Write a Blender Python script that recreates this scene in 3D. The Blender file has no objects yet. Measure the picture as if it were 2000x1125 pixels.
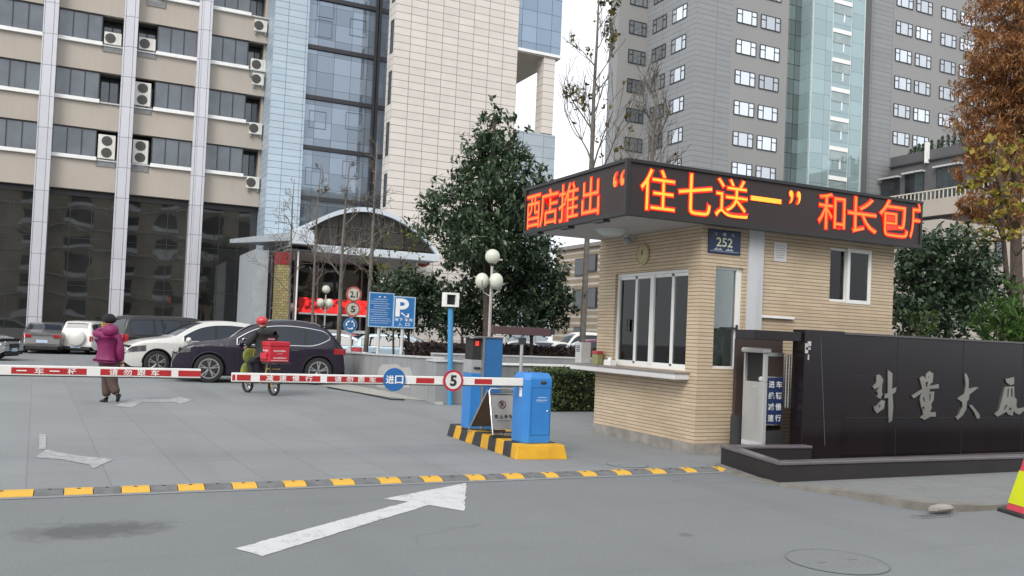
import bpy, bmesh, math, random
import numpy as np
from mathutils import Vector, Matrix, Euler
R_ = math.radians
scene = bpy.context.scene
COL = scene.collection
random.seed(7)

# ------------------------------------------------------------------ camera
F_PX, PITCH, ROLL, YAW, PPY, EYE = 1708.16, .0264425, .0419299, .4457341, 610.7265, 1.6
_c, _s = math.cos(YAW), math.sin(YAW)
_cp, _sp = math.cos(PITCH), math.sin(PITCH)
_cr, _sr = math.cos(ROLL), math.sin(ROLL)
_r = Vector((_c, -_s, 0)); _f = Vector((_s, _c, 0)); _u = Vector((0, 0, 1))
CF = _f*_cp + _u*_sp
_u2 = -_f*_sp + _u*_cp
CR = _r*_cr + _u2*_sr
CU = -_r*_sr + _u2*_cr
CC = Vector((0, 0, EYE))
cam = bpy.data.cameras.new('camera')
cam.sensor_width = 36.0
cam.lens = 36.0*F_PX/2000.0
cam.shift_y = (PPY-562.5)/2000.0
cam.clip_end = 2000
cam_o = bpy.data.objects.new('camera', cam)
m3 = Matrix((CR, CU, -CF)).transposed()
cam_o.matrix_world = Matrix.Translation(CC) @ m3.to_4x4()
COL.objects.link(cam_o)
scene.camera = cam_o

# ------------------------------------------------------------------ light
SUN_EL, SUN_AZ = R_(40), R_(226)        # azimuth measured clockwise from +Y
w = bpy.data.worlds.new("World"); scene.world = w; w.use_nodes = True
nt = w.node_tree; nt.nodes.clear()
sky = nt.nodes.new('ShaderNodeTexSky'); sky.sky_type = 'NISHITA'; sky.sun_disc = False
sky.sun_elevation = SUN_EL; sky.sun_rotation = SUN_AZ
sky.dust_density = 5.0; sky.air_density = 1.0; sky.ozone_density = 1.0
hs = nt.nodes.new('ShaderNodeHueSaturation'); hs.inputs['Saturation'].default_value = 0.22
mx = nt.nodes.new('ShaderNodeMix'); mx.data_type = 'RGBA'; mx.inputs[0].default_value = .6
mx.inputs[7].default_value = (11.0, 11.4, 12.0, 1)      # even cloud cover
bg = nt.nodes.new('ShaderNodeBackground'); bg.inputs['Strength'].default_value = 0.15
out = nt.nodes.new('ShaderNodeOutputWorld')
nt.links.new(sky.outputs[0], hs.inputs['Color']); nt.links.new(hs.outputs[0], mx.inputs[6])
nt.links.new(mx.outputs[2], bg.inputs[0]); nt.links.new(bg.outputs[0], out.inputs[0])
sun = bpy.data.lights.new('sun', 'SUN'); sun.energy = 1.7; sun.angle = R_(25); sun.color = (1, .96, .9)
sun_o = bpy.data.objects.new('sun', sun); COL.objects.link(sun_o)
sd = Vector((math.sin(SUN_AZ)*math.cos(SUN_EL), math.cos(SUN_AZ)*math.cos(SUN_EL), math.sin(SUN_EL)))
sun_o.rotation_euler = sd.to_track_quat('Z', 'Y').to_euler()
scene.view_settings.view_transform = 'Standard'; scene.view_settings.look = 'None'
scene.view_settings.exposure = 0.0; scene.view_settings.gamma = 1.0
scene.cycles.max_bounces = 8; scene.cycles.transparent_max_bounces = 12
scene.cycles.use_denoising = True
scene.cycles.sample_clamp_indirect = 6

# ------------------------------------------------------------------ measuring: photograph pixel -> point in the place
def ray(x, y): return CF + CR*((x-1000)/F_PX) - CU*((y-PPY)/F_PX)
def G(x, y, z=0.0):
    d = ray(x, y); return CC + d*((z-EYE)/d.z)
def PY(x, y, Y):
    d = ray(x, y); return CC + d*(Y/d.y)
def PX(x, y, X):
    d = ray(x, y); return CC + d*(X/d.x)
def DEP(x, y, D): return CC + ray(x, y)*D

def gz(y):                       # the forecourt falls away gently towards the buildings
    t = min(1, max(0, (y-29)/14)); return -.06*t*t*(3-2*t)
def sink(root):                  # carry a building's foot below the falling ground
    for o in root.children_recursive:
        if o.type != 'MESH': continue
        z0 = 0; p = o
        while p is not None: z0 += p.location.z; p = p.parent
        for v in o.data.vertices:
            if abs(v.co.z+z0) < .03: v.co.z -= .7
# ------------------------------------------------------------------ materials
def lin(r, g, b):
    f = lambda v: (v/255/12.92 if v/255 <= .04045 else ((v/255+.055)/1.055)**2.4)
    return (f(r), f(g), f(b))
class NT:
    def __init__(s, name):
        s.m = bpy.data.materials.new(name); s.m.use_nodes = True; s.t = s.m.node_tree
        s.b = s.t.nodes['Principled BSDF']; s.o = s.t.nodes['Material Output']
    def n(s, t, **kw):
        nd = s.t.nodes.new(t)
        for k, v in kw.items(): setattr(nd, k, v)
        return nd
    def l(s, a, b): s.t.links.new(a, b)
    def mixc(s, fac, a, b, blend='MIX'):
        m = s.n('ShaderNodeMix', data_type='RGBA', blend_type=blend)
        for k, v in ((0, fac), (6, a), (7, b)):
            if hasattr(v, 'links'): s.l(v, m.inputs[k])
            elif k == 0: m.inputs[0].default_value = v
            else: m.inputs[k].default_value = (*v, 1) if len(v) == 3 else v
        return m.outputs[2]
    def noise(s, scale, detail=4, vec=None, rough=.55):
        n = s.n('ShaderNodeTexNoise'); n.inputs['Scale'].default_value = scale
        n.inputs['Detail'].default_value = detail; n.inputs['Roughness'].default_value = rough
        s.l(vec if vec is not None else s.obj(), n.inputs['Vector']); return n.outputs['Fac']
    def obj(s):
        if not hasattr(s, '_tc'): s._tc = s.n('ShaderNodeTexCoord')
        return s._tc.outputs['Object']
    def ramp(s, v, a, b):
        r = s.n('ShaderNodeMapRange'); r.inputs[1].default_value = a; r.inputs[2].default_value = b
        s.l(v, r.inputs[0]); return r.outputs[0]
    def bump(s, h, strength, dist=.01):
        b = s.n('ShaderNodeBump'); b.inputs['Strength'].default_value = strength; b.inputs['Distance'].default_value = dist
        s.l(h, b.inputs['Height']); s.l(b.outputs[0], s.b.inputs['Normal']); return b
    def math(s, op, a, b=None):
        m = s.n('ShaderNodeMath', operation=op)
        for i, v in enumerate((a, b)):
            if v is None: continue
            if hasattr(v, 'links'): s.l(v, m.inputs[i])
            else: m.inputs[i].default_value = v
        return m.outputs[0]
    def setp(s, rough=.6, metal=0, spec=.5, coat=0):
        s.b.inputs['Roughness'].default_value = rough; s.b.inputs['Metallic'].default_value = metal
        s.b.inputs['Specular IOR Level'].default_value = spec; s.b.inputs['Coat Weight'].default_value = coat
        s.b.inputs['Coat Roughness'].default_value = .04
def sc3(c, k): return tuple(min(1, max(0, v*k)) for v in c)
_mc = {}
def mat(name, col, rough=.6, metal=0, var=.12, vs=3.0, bump=0, bs=60, spec=.5, coat=0, dirt=0):
    if name in _mc: return _mc[name]
    n = NT(name); n.setp(rough, metal, spec, coat)
    c = n.mixc(n.ramp(n.noise(vs, 6), .3, .7), sc3(col, 1-var), sc3(col, 1+var))
    if dirt:
        mp = n.n('ShaderNodeMapping'); mp.inputs['Scale'].default_value = (6, 6, .5); n.l(n.obj(), mp.inputs[0])
        c = n.mixc(n.math('MULTIPLY', n.ramp(n.noise(1.0, 5, mp.outputs[0]), .5, .75), dirt), c, sc3(col, .45))
    n.l(c, n.b.inputs['Base Color'])
    rr = n.n('ShaderNodeMapRange'); rr.inputs[3].default_value = max(.02, rough*.85); rr.inputs[4].default_value = min(1, rough*1.15)
    n.l(n.noise(vs*4, 3), rr.inputs[0]); n.l(rr.outputs[0], n.b.inputs['Roughness'])
    if bump: n.bump(n.noise(bs, 4), bump)
    _mc[name] = n.m; return n.m
def tile_mat(name, c1, c2, mortar, bw, bh, gap, offset=0.0, rough=.55, spec=.4, bump=.6, metal=0, var=.1, rot=0, flat=False, vs=1.2):
    """courses run along the wall whichever way it faces (u = x + y, v = z); flat = on the ground."""
    if name in _mc: return _mc[name]
    n = NT(name); n.setp(rough, metal, spec)
    if flat:
        mp = n.n('ShaderNodeMapping'); mp.inputs['Rotation'].default_value = (0, 0, rot); n.l(n.obj(), mp.inputs[0]); vec = mp.outputs[0]
    else:
        sx = n.n('ShaderNodeSeparateXYZ'); n.l(n.obj(), sx.inputs[0]); cx = n.n('ShaderNodeCombineXYZ')
        n.l(n.math('ADD', sx.outputs[0], sx.outputs[1]), cx.inputs[0]); n.l(sx.outputs[2], cx.inputs[1]); vec = cx.outputs[0]
    b = n.n('ShaderNodeTexBrick'); b.offset = offset; b.offset_frequency = 2; b.squash = 1
    b.inputs['Color1'].default_value = (*c1, 1); b.inputs['Color2'].default_value = (*c2, 1); b.inputs['Mortar'].default_value = (*mortar, 1)
    b.inputs['Scale'].default_value = 1; b.inputs['Mortar Size'].default_value = gap; b.inputs['Mortar Smooth'].default_value = .1
    b.inputs['Bias'].default_value = 0; b.inputs['Brick Width'].default_value = bw; b.inputs['Row Height'].default_value = bh
    n.l(vec, b.inputs['Vector'])
    k = n.ramp(n.noise(vs, 6), .25, .75)
    c = n.mixc(k, b.outputs['Color'], n.mixc(1.0, b.outputs['Color'], (1-var*2,)*3, 'MULTIPLY'))
    n.l(c, n.b.inputs['Base Color'])
    if bump: n.bump(n.math('SUBTRACT', 1.0, b.outputs['Fac']), bump, .008)
    _mc[name] = n.m; return n.m
def strip_mat(name, c1, c2, joint, row, jt_=.13):
    """long thin brick strips: strong level joints, end joints that hardly show, stains."""
    if name in _mc: return _mc[name]
    n = NT(name); n.setp(.75, 0, .25)
    sx = n.n('ShaderNodeSeparateXYZ'); n.l(n.obj(), sx.inputs[0]); cx = n.n('ShaderNodeCombineXYZ')
    n.l(n.math('ADD', sx.outputs[0], sx.outputs[1]), cx.inputs[0]); n.l(sx.outputs[2], cx.inputs[1])
    b = n.n('ShaderNodeTexBrick'); b.offset = .37; b.inputs['Scale'].default_value = 1; b.inputs['Mortar Size'].default_value = .0022
    b.inputs['Brick Width'].default_value = .36; b.inputs['Row Height'].default_value = row
    b.inputs['Color1'].default_value = (*c1, 1); b.inputs['Color2'].default_value = (*c2, 1); b.inputs['Mortar'].default_value = (*sc3(c1, .72), 1)
    n.l(cx.outputs[0], b.inputs['Vector'])
    fr = n.math('FRACT', n.math('DIVIDE', n.math('ADD', sx.outputs[2], n.math('MULTIPLY', n.noise(3, 3), .004)), row))
    d = n.math('ABSOLUTE', n.math('SUBTRACT', fr, .5)); k = n.ramp(d, .5-jt_, .5-jt_*.45)
    c = n.mixc(n.ramp(n.noise(1.3, 6), .3, .7), b.outputs['Color'], n.mixc(1.0, b.outputs['Color'], (.82, .80, .77), 'MULTIPLY'))
    c = n.mixc(n.math('MULTIPLY', n.ramp(n.noise(2.2, 8, rough=.7), .56, .78), .35), c, sc3(joint, 1.3))
    n.l(n.mixc(k, c, joint), n.b.inputs['Base Color']); n.bump(n.math('SUBTRACT', 1.0, k), .6, .006)
    _mc[name] = n.m; return n.m
def glass_mat(name, col, rough=.04, metal=.0, ior=1.6, wav=.0, wscale=.6, spec=.5, panes=None, pvar=.25, objrand=0):
    """reflective facade glass: real mirror-like reflection over a tinted pane, each sheet slightly out of true."""
    if name in _mc: return _mc[name]
    n = NT(name); n.setp(rough, metal, spec); n.b.inputs['IOR'].default_value = ior
    c = None
    if panes:
        sx = n.n('ShaderNodeSeparateXYZ'); n.l(n.obj(), sx.inputs[0]); cx = n.n('ShaderNodeCombineXYZ')
        n.l(n.math('ADD', sx.outputs[0], sx.outputs[1]), cx.inputs[0]); n.l(sx.outputs[2], cx.inputs[1])
        b = n.n('ShaderNodeTexBrick'); b.offset = panes[3] if len(panes) > 3 else 0; b.squash = 1
        b.inputs['Color1'].default_value = (*sc3(col, 1-pvar), 1); b.inputs['Color2'].default_value = (*sc3(col, 1+pvar), 1)
        b.inputs['Mortar'].default_value = (*sc3(col, .18), 1); b.inputs['Scale'].default_value = 1
        b.inputs['Mortar Size'].default_value = panes[2]; b.inputs['Brick Width'].default_value = panes[0]; b.inputs['Row Height'].default_value = panes[1]
        n.l(cx.outputs[0], b.inputs['Vector']); n.l(b.outputs['Color'], n.b.inputs['Base Color'])
    elif objrand:
        oi = n.n('ShaderNodeObjectInfo'); n.l(n.mixc(oi.outputs['Random'], sc3(col, 1-objrand), sc3(col, 1+objrand)), n.b.inputs['Base Color'])
    else:
        n.l(n.mixc(n.ramp(n.noise(.8, 3), .35, .65), sc3(col, .85), sc3(col, 1.15)), n.b.inputs['Base Color'])
    if wav: n.bump(n.noise(wscale, 2), wav, .05)
    _mc[name] = n.m; return n.m
def clear_glass(name, tint=(.9, .95, .95)):
    if name in _mc: return _mc[name]
    n = NT(name); t = n.n('ShaderNodeBsdfTransparent'); t.inputs[0].default_value = (*tint, 1)
    g = n.n('ShaderNodeBsdfGlossy'); g.inputs['Roughness'].default_value = .02
    fr = n.n('ShaderNodeFresnel'); fr.inputs[0].default_value = 1.55
    mxs = n.n('ShaderNodeMixShader'); n.l(fr.outputs[0], mxs.inputs[0]); n.l(t.outputs[0], mxs.inputs[1]); n.l(g.outputs[0], mxs.inputs[2])
    n.l(mxs.outputs[0], n.o.inputs['Surface']); _mc[name] = n.m; return n.m
def emit_mat(name, col, s):
    if name in _mc: return _mc[name]
    n = NT(name); n.b.inputs['Base Color'].default_value = (*sc3(col, .3), 1)
    n.b.inputs['Emission Color'].default_value = (*col, 1); n.b.inputs['Emission Strength'].default_value = s
    _mc[name] = n.m; return n.m
def leaf_mat(name, cols, rough=.5, spec=.3, trans=.25):
    if name in _mc: return _mc[name]
    n = NT(name); n.setp(rough, 0, spec)
    ge = n.n('ShaderNodeNewGeometry'); cr = n.n('ShaderNodeValToRGB'); e = cr.color_ramp.elements
    while len(e) < len(cols): e.new(.5)
    for i, c in enumerate(cols):
        e[i].position = i/(len(cols)-1); e[i].color = (*c, 1)
    n.l(ge.outputs['Random Per Island'], cr.inputs[0]); n.l(cr.outputs[0], n.b.inputs['Base Color'])
    if trans:
        tr = n.n('ShaderNodeBsdfTranslucent'); n.l(cr.outputs[0], tr.inputs[0]); mxs = n.n('ShaderNodeMixShader'); mxs.inputs[0].default_value = trans
        n.l(n.b.outputs[0], mxs.inputs[1]); n.l(tr.outputs[0], mxs.inputs[2]); n.l(mxs.outputs[0], n.o.inputs['Surface'])
    _mc[name] = n.m; return n.m
def worn_paint(name, col, under, wear=.5, scale=7):
    if name in _mc: return _mc[name]
    n = NT(name); n.setp(.7, 0, .3)
    k = n.ramp(n.math('ADD', n.math('MULTIPLY', n.noise(scale, 8, rough=.7), .7), n.math('MULTIPLY', n.noise(scale*8, 4), .3)), wear-.06, wear+.08)
    n.l(n.mixc(k, under, col), n.b.inputs['Base Color']); n.bump(n.noise(140, 3), .25, .004)
    _mc[name] = n.m; return n.m

# ------------------------------------------------------------------ mesh building
class MB:
    def __init__(s): s.v = []; s.f = []
    def add(s, vs, fs):
        b = len(s.v); s.v += [tuple(v) for v in vs]; s.f += [tuple(i+b for i in f) for f in fs]; return s
    def box(s, x0, x1, y0, y1, z0, z1):
        x0, x1 = min(x0, x1), max(x0, x1); y0, y1 = min(y0, y1), max(y0, y1); z0, z1 = min(z0, z1), max(z0, z1)
        return s.add([(x0,y0,z0),(x1,y0,z0),(x1,y1,z0),(x0,y1,z0),(x0,y0,z1),(x1,y0,z1),(x1,y1,z1),(x0,y1,z1)],
                     [(0,3,2,1),(4,5,6,7),(0,1,5,4),(1,2,6,5),(2,3,7,6),(3,0,4,7)])
    def quad(s, a, b, c, d): return s.add([a, b, c, d], [(0, 1, 2, 3)])
    def prism(s, pts, z0, z1):                       # plan outline (counter-clockwise) raised from z0 to z1
        n = len(pts); v = [(p[0], p[1], z0) for p in pts]+[(p[0], p[1], z1) for p in pts]
        return s.add(v, [tuple(reversed(range(n))), tuple(range(n, 2*n))]+[(i, (i+1) % n, n+(i+1) % n, n+i) for i in range(n)])
    def tube(s, pts, rad, n=8, cap=True):
        pts = [Vector(p) for p in pts]; k = len(pts)
        rad = rad if isinstance(rad, (list, tuple)) else [rad]*k
        vs = []; up = None
        for i, p in enumerate(pts):
            d = (pts[min(i+1, k-1)]-pts[max(i-1, 0)])
            if d.length < 1e-9: d = Vector((0, 0, 1))
            d.normalize()
            if up is None:
                a = Vector((0, 0, 1)) if abs(d.z) < .9 else Vector((1, 0, 0)); up = (a-d*a.dot(d)).normalized()
            else:
                up = up-d*up.dot(d)
                up = up.normalized() if up.length > 1e-6 else d.orthogonal().normalized()
            sd_ = d.cross(up)
            for j in range(n):
                t = 2*math.pi*j/n; vs.append(p+(up*math.cos(t)+sd_*math.sin(t))*rad[i])
        fs = [(i*n+j, i*n+(j+1) % n, (i+1)*n+(j+1) % n, (i+1)*n+j) for i in range(k-1) for j in range(n)]
        if cap: fs += [tuple(reversed(range(n))), tuple(range((k-1)*n, k*n))]
        return s.add(vs, fs)
    def lathe(s, prof, n=20, c=(0, 0, 0), axis='z'):  # prof: (radius, height) from bottom to top
        vs = []
        for r, h in prof:
            for j in range(n):
                t = 2*math.pi*j/n; a, b = r*math.cos(t), r*math.sin(t)
                vs.append((c[0]+a, c[1]+b, c[2]+h) if axis == 'z' else (c[0]+a, c[1]-h, c[2]+b) if axis == 'y' else (c[0]+h, c[1]+a, c[2]+b))
        k = len(prof)
        fs = [(i*n+j, i*n+(j+1) % n, (i+1)*n+(j+1) % n, (i+1)*n+j) for i in range(k-1) for j in range(n)]
        fs += [tuple(reversed(range(n))), tuple(range((k-1)*n, k*n))]
        return s.add(vs, fs)
    def ball(s, c, r, n=12, m=8, sz=None):
        rx, ry, rz = (r, r, r) if sz is None else sz
        prof = []
        vs = [(c[0], c[1], c[2]-rz)]
        for i in range(1, m):
            a = -math.pi/2+math.pi*i/m
            for j in range(n):
                t = 2*math.pi*j/n; vs.append((c[0]+rx*math.cos(a)*math.cos(t), c[1]+ry*math.cos(a)*math.sin(t), c[2]+rz*math.sin(a)))
        vs.append((c[0], c[1], c[2]+rz)); L = len(vs)-1
        fs = [(0, 1+(j+1) % n, 1+j) for j in range(n)]
        for i in range(m-2):
            for j in range(n): a = 1+i*n; fs.append((a+j, a+(j+1) % n, a+n+(j+1) % n, a+n+j))
        a = 1+(m-2)*n; fs += [(a+j, a+(j+1) % n, L) for j in range(n)]
        return s.add(vs, fs)
    def grid(s, rows):                                # rows of points -> quads
        n = len(rows[0]); vs = [p for r in rows for p in r]
        return s.add(vs, [(i*n+j, i*n+j+1, (i+1)*n+j+1, (i+1)*n+j) for i in range(len(rows)-1) for j in range(n-1)])
    def mesh_of(s, me):                               # take in an evaluated mesh
        return s.add([v.co[:] for v in me.vertices], [tuple(p.vertices) for p in me.polygons])
    def tf(s, M):
        s.v = [tuple(M @ Vector(v)) for v in s.v]; return s
    def obj(s, name, m, parent=None, local=False, smooth=None, bevel=0, label=None, loc=None):
        off = Vector((0, 0, 0))
        if not local:
            p = parent
            while p is not None: off += p.location; p = p.parent
            if parent is None:
                if loc is not None: off = Vector(loc)
                else:
                    a = np.array(s.v); off = Vector(((a[:, 0].min()+a[:, 0].max())/2, (a[:, 1].min()+a[:, 1].max())/2, a[:, 2].min()))
        me = bpy.data.meshes.new(name)
        me.from_pydata([(v[0]-off.x, v[1]-off.y, v[2]-off.z) for v in s.v], [], s.f)
        me.materials.append(m); me.update()
        if smooth is not None:
            me.polygons.foreach_set('use_smooth', [True]*len(me.polygons))
            if smooth < 180: me.set_sharp_from_angle(angle=R_(smooth))
        o = bpy.data.objects.new(name, me); COL.objects.link(o)
        if parent is not None: o.parent = parent
        elif not local: o.location = off
        if bevel:
            b = o.modifiers.new('b', 'BEVEL'); b.width = bevel; b.segments = 2; b.limit_method = 'ANGLE'; b.angle_limit = R_(40)
        if label: o['label'] = label
        return o
def boxes(*bs):
    m = MB()
    for b in bs: m.box(*b)
    return m
def tag(o, label=None, cat=None, group=None, kind=None):
    if label: o['label'] = label
    if cat: o['category'] = cat
    if group: o['group'] = group
    if kind: o['kind'] = kind
    return o
def thing(name, label, cat, loc=(0, 0, 0), rz=0, group=None):
    o = bpy.data.objects.new(name, None); COL.objects.link(o); o.empty_display_size = .1
    o.location = loc; o.rotation_euler = (0, 0, rz); return tag(o, label, cat, group)
def dup(o, parent=None, loc=None, rz=None, label=None, sc=None):
    c = o.copy(); COL.objects.link(c)
    if parent is not None: c.parent = parent
    if loc is not None: c.location = loc
    if rz is not None: c.rotation_euler = (0, 0, rz)
    if sc is not None: c.scale = (sc,)*3
    if label: c['label'] = label
    for ch in list(o.children): dup(ch, c)
    return c
_dg = None
def eval_mesh(o):
    bpy.context.view_layer.update()
    return bpy.data.meshes.new_from_object(o.evaluated_get(bpy.context.evaluated_depsgraph_get()))
_glyph = {}
def glyph(t, bold=0.0, ext=.004):
    k = (t, bold)
    if k not in _glyph:
        c = bpy.data.curves.new('t', 'FONT'); c.body = t; c.size = 1; c.offset = bold; c.resolution_u = 3; c.extrude = .004
        o = bpy.data.objects.new('t', c); COL.objects.link(o); me = eval_mesh(o)
        bpy.data.objects.remove(o); v = np.array([x.co[:] for x in me.vertices]); f = [tuple(p.vertices) for p in me.polygons]
        bpy.data.meshes.remove(me); v[:, 2] = (v[:, 2]-v[:, 2].min())/max(1e-6, np.ptp(v[:, 2]))
        _glyph[k] = (v, f)
    return _glyph[k]
def put_text(m, t, o, ux, uz, w, h, th=.004, bold=0.0, cell=False):
    """write t on a plane: o = lower left corner, ux right, uz up; stretched to w x h; cell=True keeps each character in its em square."""
    v, f = glyph(t, bold); o, ux, uz = Vector(o), Vector(ux), Vector(uz); nn = ux.cross(uz)
    a, b = v.min(0), v.max(0)
    if cell: a = np.array((0, -.1, 0)); b = np.array((max(1.0, b[0]), .86, 1))
    vs = []
    for p in v:
        x = (p[0]-a[0])/(b[0]-a[0])*w; z = (p[1]-a[1])/(b[1]-a[1])*h
        vs.append(o+ux*x+uz*z+nn*(p[2]*th))
    return m.add(vs, f)
def poly_curve(m, loops, to3d, th=.03):
    """closed outlines (the inner ones are holes) filled and given a thickness."""
    c = bpy.data.curves.new('c', 'CURVE'); c.dimensions = '2D'; c.fill_mode = 'BOTH'; c.extrude = .5
    for lp in loops:
        sp = c.splines.new('POLY'); sp.points.add(len(lp)-1); sp.use_cyclic_u = True
        for q, p in zip(sp.points, lp): q.co = (p[0], p[1], 0, 1)
    o = bpy.data.objects.new('c', c); COL.objects.link(o); me = eval_mesh(o); bpy.data.objects.remove(o)
    zs = [v.co.z for v in me.vertices]; z0, z1 = min(zs), max(zs)
    m.add([to3d(v.co.x, v.co.y, (v.co.z-z0)/(z1-z0)*th) for v in me.vertices], [tuple(p.vertices) for p in me.polygons])
    bpy.data.meshes.remove(me); return m
# ------------------------------------------------------------------ palette
M_ASPH = None
def ground_mat(name, col, slab=None, stains=()):
    n = NT(name); n.setp(.82, 0, .35)
    big = n.ramp(n.noise(.35, 6, rough=.6), .3, .7); fine = n.ramp(n.noise(45, 5, rough=.7), .3, .7)
    c = n.mixc(big, sc3(col, .86), sc3(col, 1.1)); c = n.mixc(.5, c, n.mixc(fine, sc3(col, .7), sc3(col, 1.25)))
    mp = n.n('ShaderNodeMapping'); mp.inputs['Scale'].default_value = (.25, 2.2, 1); mp.inputs['Rotation'].default_value = (0, 0, .12); n.l(n.obj(), mp.inputs[0])
    c = n.mixc(n.math('MULTIPLY', n.ramp(n.noise(1.4, 6, mp.outputs[0], .65), .56, .8), .35), c, sc3(col, .6))
    for (sx, sy, sr, k) in stains:
        mp = n.n('ShaderNodeMapping'); mp.vector_type = 'POINT'; mp.inputs['Location'].default_value = (-sx/sr[0], -sy/sr[1], 0); mp.inputs['Scale'].default_value = (1/sr[0], 1/sr[1], 1)
        n.l(n.obj(), mp.inputs[0]); ln = n.n('ShaderNodeVectorMath', operation='LENGTH'); n.l(mp.outputs[0], ln.inputs[0])
        d = n.math('ADD', ln.outputs['Value'], n.math('MULTIPLY', n.noise(5, 6, rough=.75), 1.6))
        r = n.n('ShaderNodeMapRange'); r.inputs[1].default_value = 1.15; r.inputs[2].default_value = 1.6; r.inputs[3].default_value = k; r.inputs[4].default_value = 0; n.l(d, r.inputs[0])
        c = n.mixc(r.outputs[0], c, sc3(col, .42))
    vo = n.n('ShaderNodeTexVoronoi'); vo.feature = 'DISTANCE_TO_EDGE'; vo.inputs['Scale'].default_value = .42
    wv = n.n('ShaderNodeMix'); wv.data_type = 'VECTOR'; wv.inputs[0].default_value = .12; n.l(n.obj(), wv.inputs[4])
    nz = n.n('ShaderNodeTexNoise'); nz.inputs['Scale'].default_value = 3; nz.inputs['Detail'].default_value = 6; n.l(n.obj(), nz.inputs['Vector']); n.l(nz.outputs['Color'], wv.inputs[5]); n.l(wv.outputs[1], vo.inputs['Vector'])
    cr_ = n.math('MULTIPLY', n.math('SUBTRACT', 1.0, n.ramp(vo.outputs['Distance'], .002, .006)), n.ramp(n.noise(.5, 3), .56, .66))
    c = n.mixc(n.math('MULTIPLY', cr_, .45 if slab is None else .15), c, sc3(col, .4))
    sp_ = n.n('ShaderNodeTexVoronoi'); sp_.inputs['Scale'].default_value = 9; n.l(n.obj(), sp_.inputs['Vector'])
    c = n.mixc(n.math('MULTIPLY', n.math('SUBTRACT', 1.0, n.ramp(sp_.outputs['Distance'], .04, .10)), n.math('MULTIPLY', n.ramp(n.noise(1.1, 3), .55, .7), .5)), c, sc3(col, .45))
    sp2 = n.n('ShaderNodeTexVoronoi'); sp2.inputs['Scale'].default_value = 5; n.l(n.obj(), sp2.inputs['Vector'])
    c = n.mixc(n.math('MULTIPLY', n.math('SUBTRACT', 1.0, n.ramp(sp2.outputs['Distance'], .02, .035)), n.ramp(n.noise(.7, 2), .5, .6)), c, sc3(col, 2.4))
    tm_ = n.n('ShaderNodeMapping'); tm_.inputs['Scale'].default_value = (.55, .05, 1); tm_.inputs['Rotation'].default_value = (0, 0, -.12); n.l(n.obj(), tm_.inputs[0])
    c = n.mixc(n.math('MULTIPLY', n.ramp(n.noise(1.6, 3, tm_.outputs[0]), .52, .7), .3), c, sc3(col, .62))
    h = n.noise(160, 3)
    if slab:
        mp = n.n('ShaderNodeMapping'); mp.inputs['Rotation'].default_value = (0, 0, slab[3]); n.l(n.obj(), mp.inputs[0])
        b = n.n('ShaderNodeTexBrick'); b.offset = slab[4]; b.inputs['Scale'].default_value = 1; b.inputs['Mortar Size'].default_value = slab[2]
        b.inputs['Brick Width'].default_value = slab[0]; b.inputs['Row Height'].default_value = slab[1]
        for kk, vv in (('Color1', .95), ('Color2', 1.04), ('Mortar', .68)): b.inputs[kk].default_value = (vv, vv, vv, 1)
        n.l(mp.outputs[0], b.inputs['Vector']); c = n.mixc(.8, c, b.outputs['Color'], 'MULTIPLY')
    n.l(c, n.b.inputs['Base Color']); n.bump(h, .25, .004); return n.m
CONC = (.30, .30, .29)
m_beige = mat('beige_render', (.41, .365, .315), .8, var=.06, vs=.5, dirt=.1)
m_silver = tile_mat('silver_panel', (.56, .56, .60), (.61, .61, .65), (.12, .12, .13), .33, 1.55, .012, .0, .35, .5, .3, metal=.25, var=.04)
m_white = mat('white_paint', (.78, .78, .76), .5, var=.05)
m_dark = mat('dark_metal', (.035, .035, .038), .45, var=.2)
m_black = mat('black_rubber', (.018, .018, .018), .7)
m_chrome = mat('polished_metal', (.75, .75, .76), .2, 1.0, var=.05)
m_steel = mat('brushed_steel', (.5, .5, .5), .35, .9, var=.1)
m_grey = mat('grey_paint', (.32, .33, .34), .55)
m_lgrey = mat('light_grey_paint', (.5, .5, .5), .55)
m_bluetile = tile_mat('blue_grey_panel', (.40, .49, .57), (.44, .53, .61), (.10, .11, .12), .96, .355, .012, 0, .35, .5, .4, var=.05)
m_beigetile = tile_mat('beige_stone_panel', (.62, .57, .52), (.67, .62, .565), (.17, .16, .15), .9, .40, .014, 0, .55, .4, .5, var=.05)
m_curtain = glass_mat('curtain_wall_glass', (.235, .285, .345), .03, .6, 1.6, .04, .7, panes=(.93, .91, .010), pvar=.2)
m_curtain2 = glass_mat('blue_block_glass', (.25, .32, .41), .03, .5, 1.6, .02, .9, panes=(.93, .91, .012), pvar=.15)
m_dglass = glass_mat('dark_side_glass', (.03, .035, .04), .04, 0, 1.7, .02, .8, panes=(.7, .91, .012))
m_lobby = glass_mat('lobby_glass', (.112, .114, .114), .02, .82, 1.6, .30, .32)
m_offglass = glass_mat('office_window_glass', (.13, .145, .16), .03, .45, 1.6, .06, .7)
m_gpane = glass_mat('tower_window_glass', (.66, .70, .74), .04, .75, 1.5, .03, .5, objrand=.35)
m_gpane2 = glass_mat('side_window_glass', (.25, .27, .28), .04, .6, 1.5, .03, .5, objrand=.4)
m_grytile = tile_mat('grey_clad_panel', (.245, .255, .262), (.265, .275, .282), (.15, .155, .16), 3.2, .55, .03, 0, .6, .4, .3, var=.05)
m_gry = mat('grey_tower_render', (.255, .253, .25), .7, var=.05, vs=.15)
m_gry2 = mat('dark_grey_render', (.10, .10, .105), .7, var=.06, vs=.2)
m_liftglass = glass_mat('lift_shaft_glass', (.32, .42, .435), .04, .35, 1.5, .02, .5, panes=(3.9, 1.64, .015), pvar=.08)
m_reflglass = glass_mat('grey_strip_glass', (.13, .16, .16), .04, .3, 1.6, .02, .5, panes=(1.15, 1.64, .04), pvar=.3)

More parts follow.
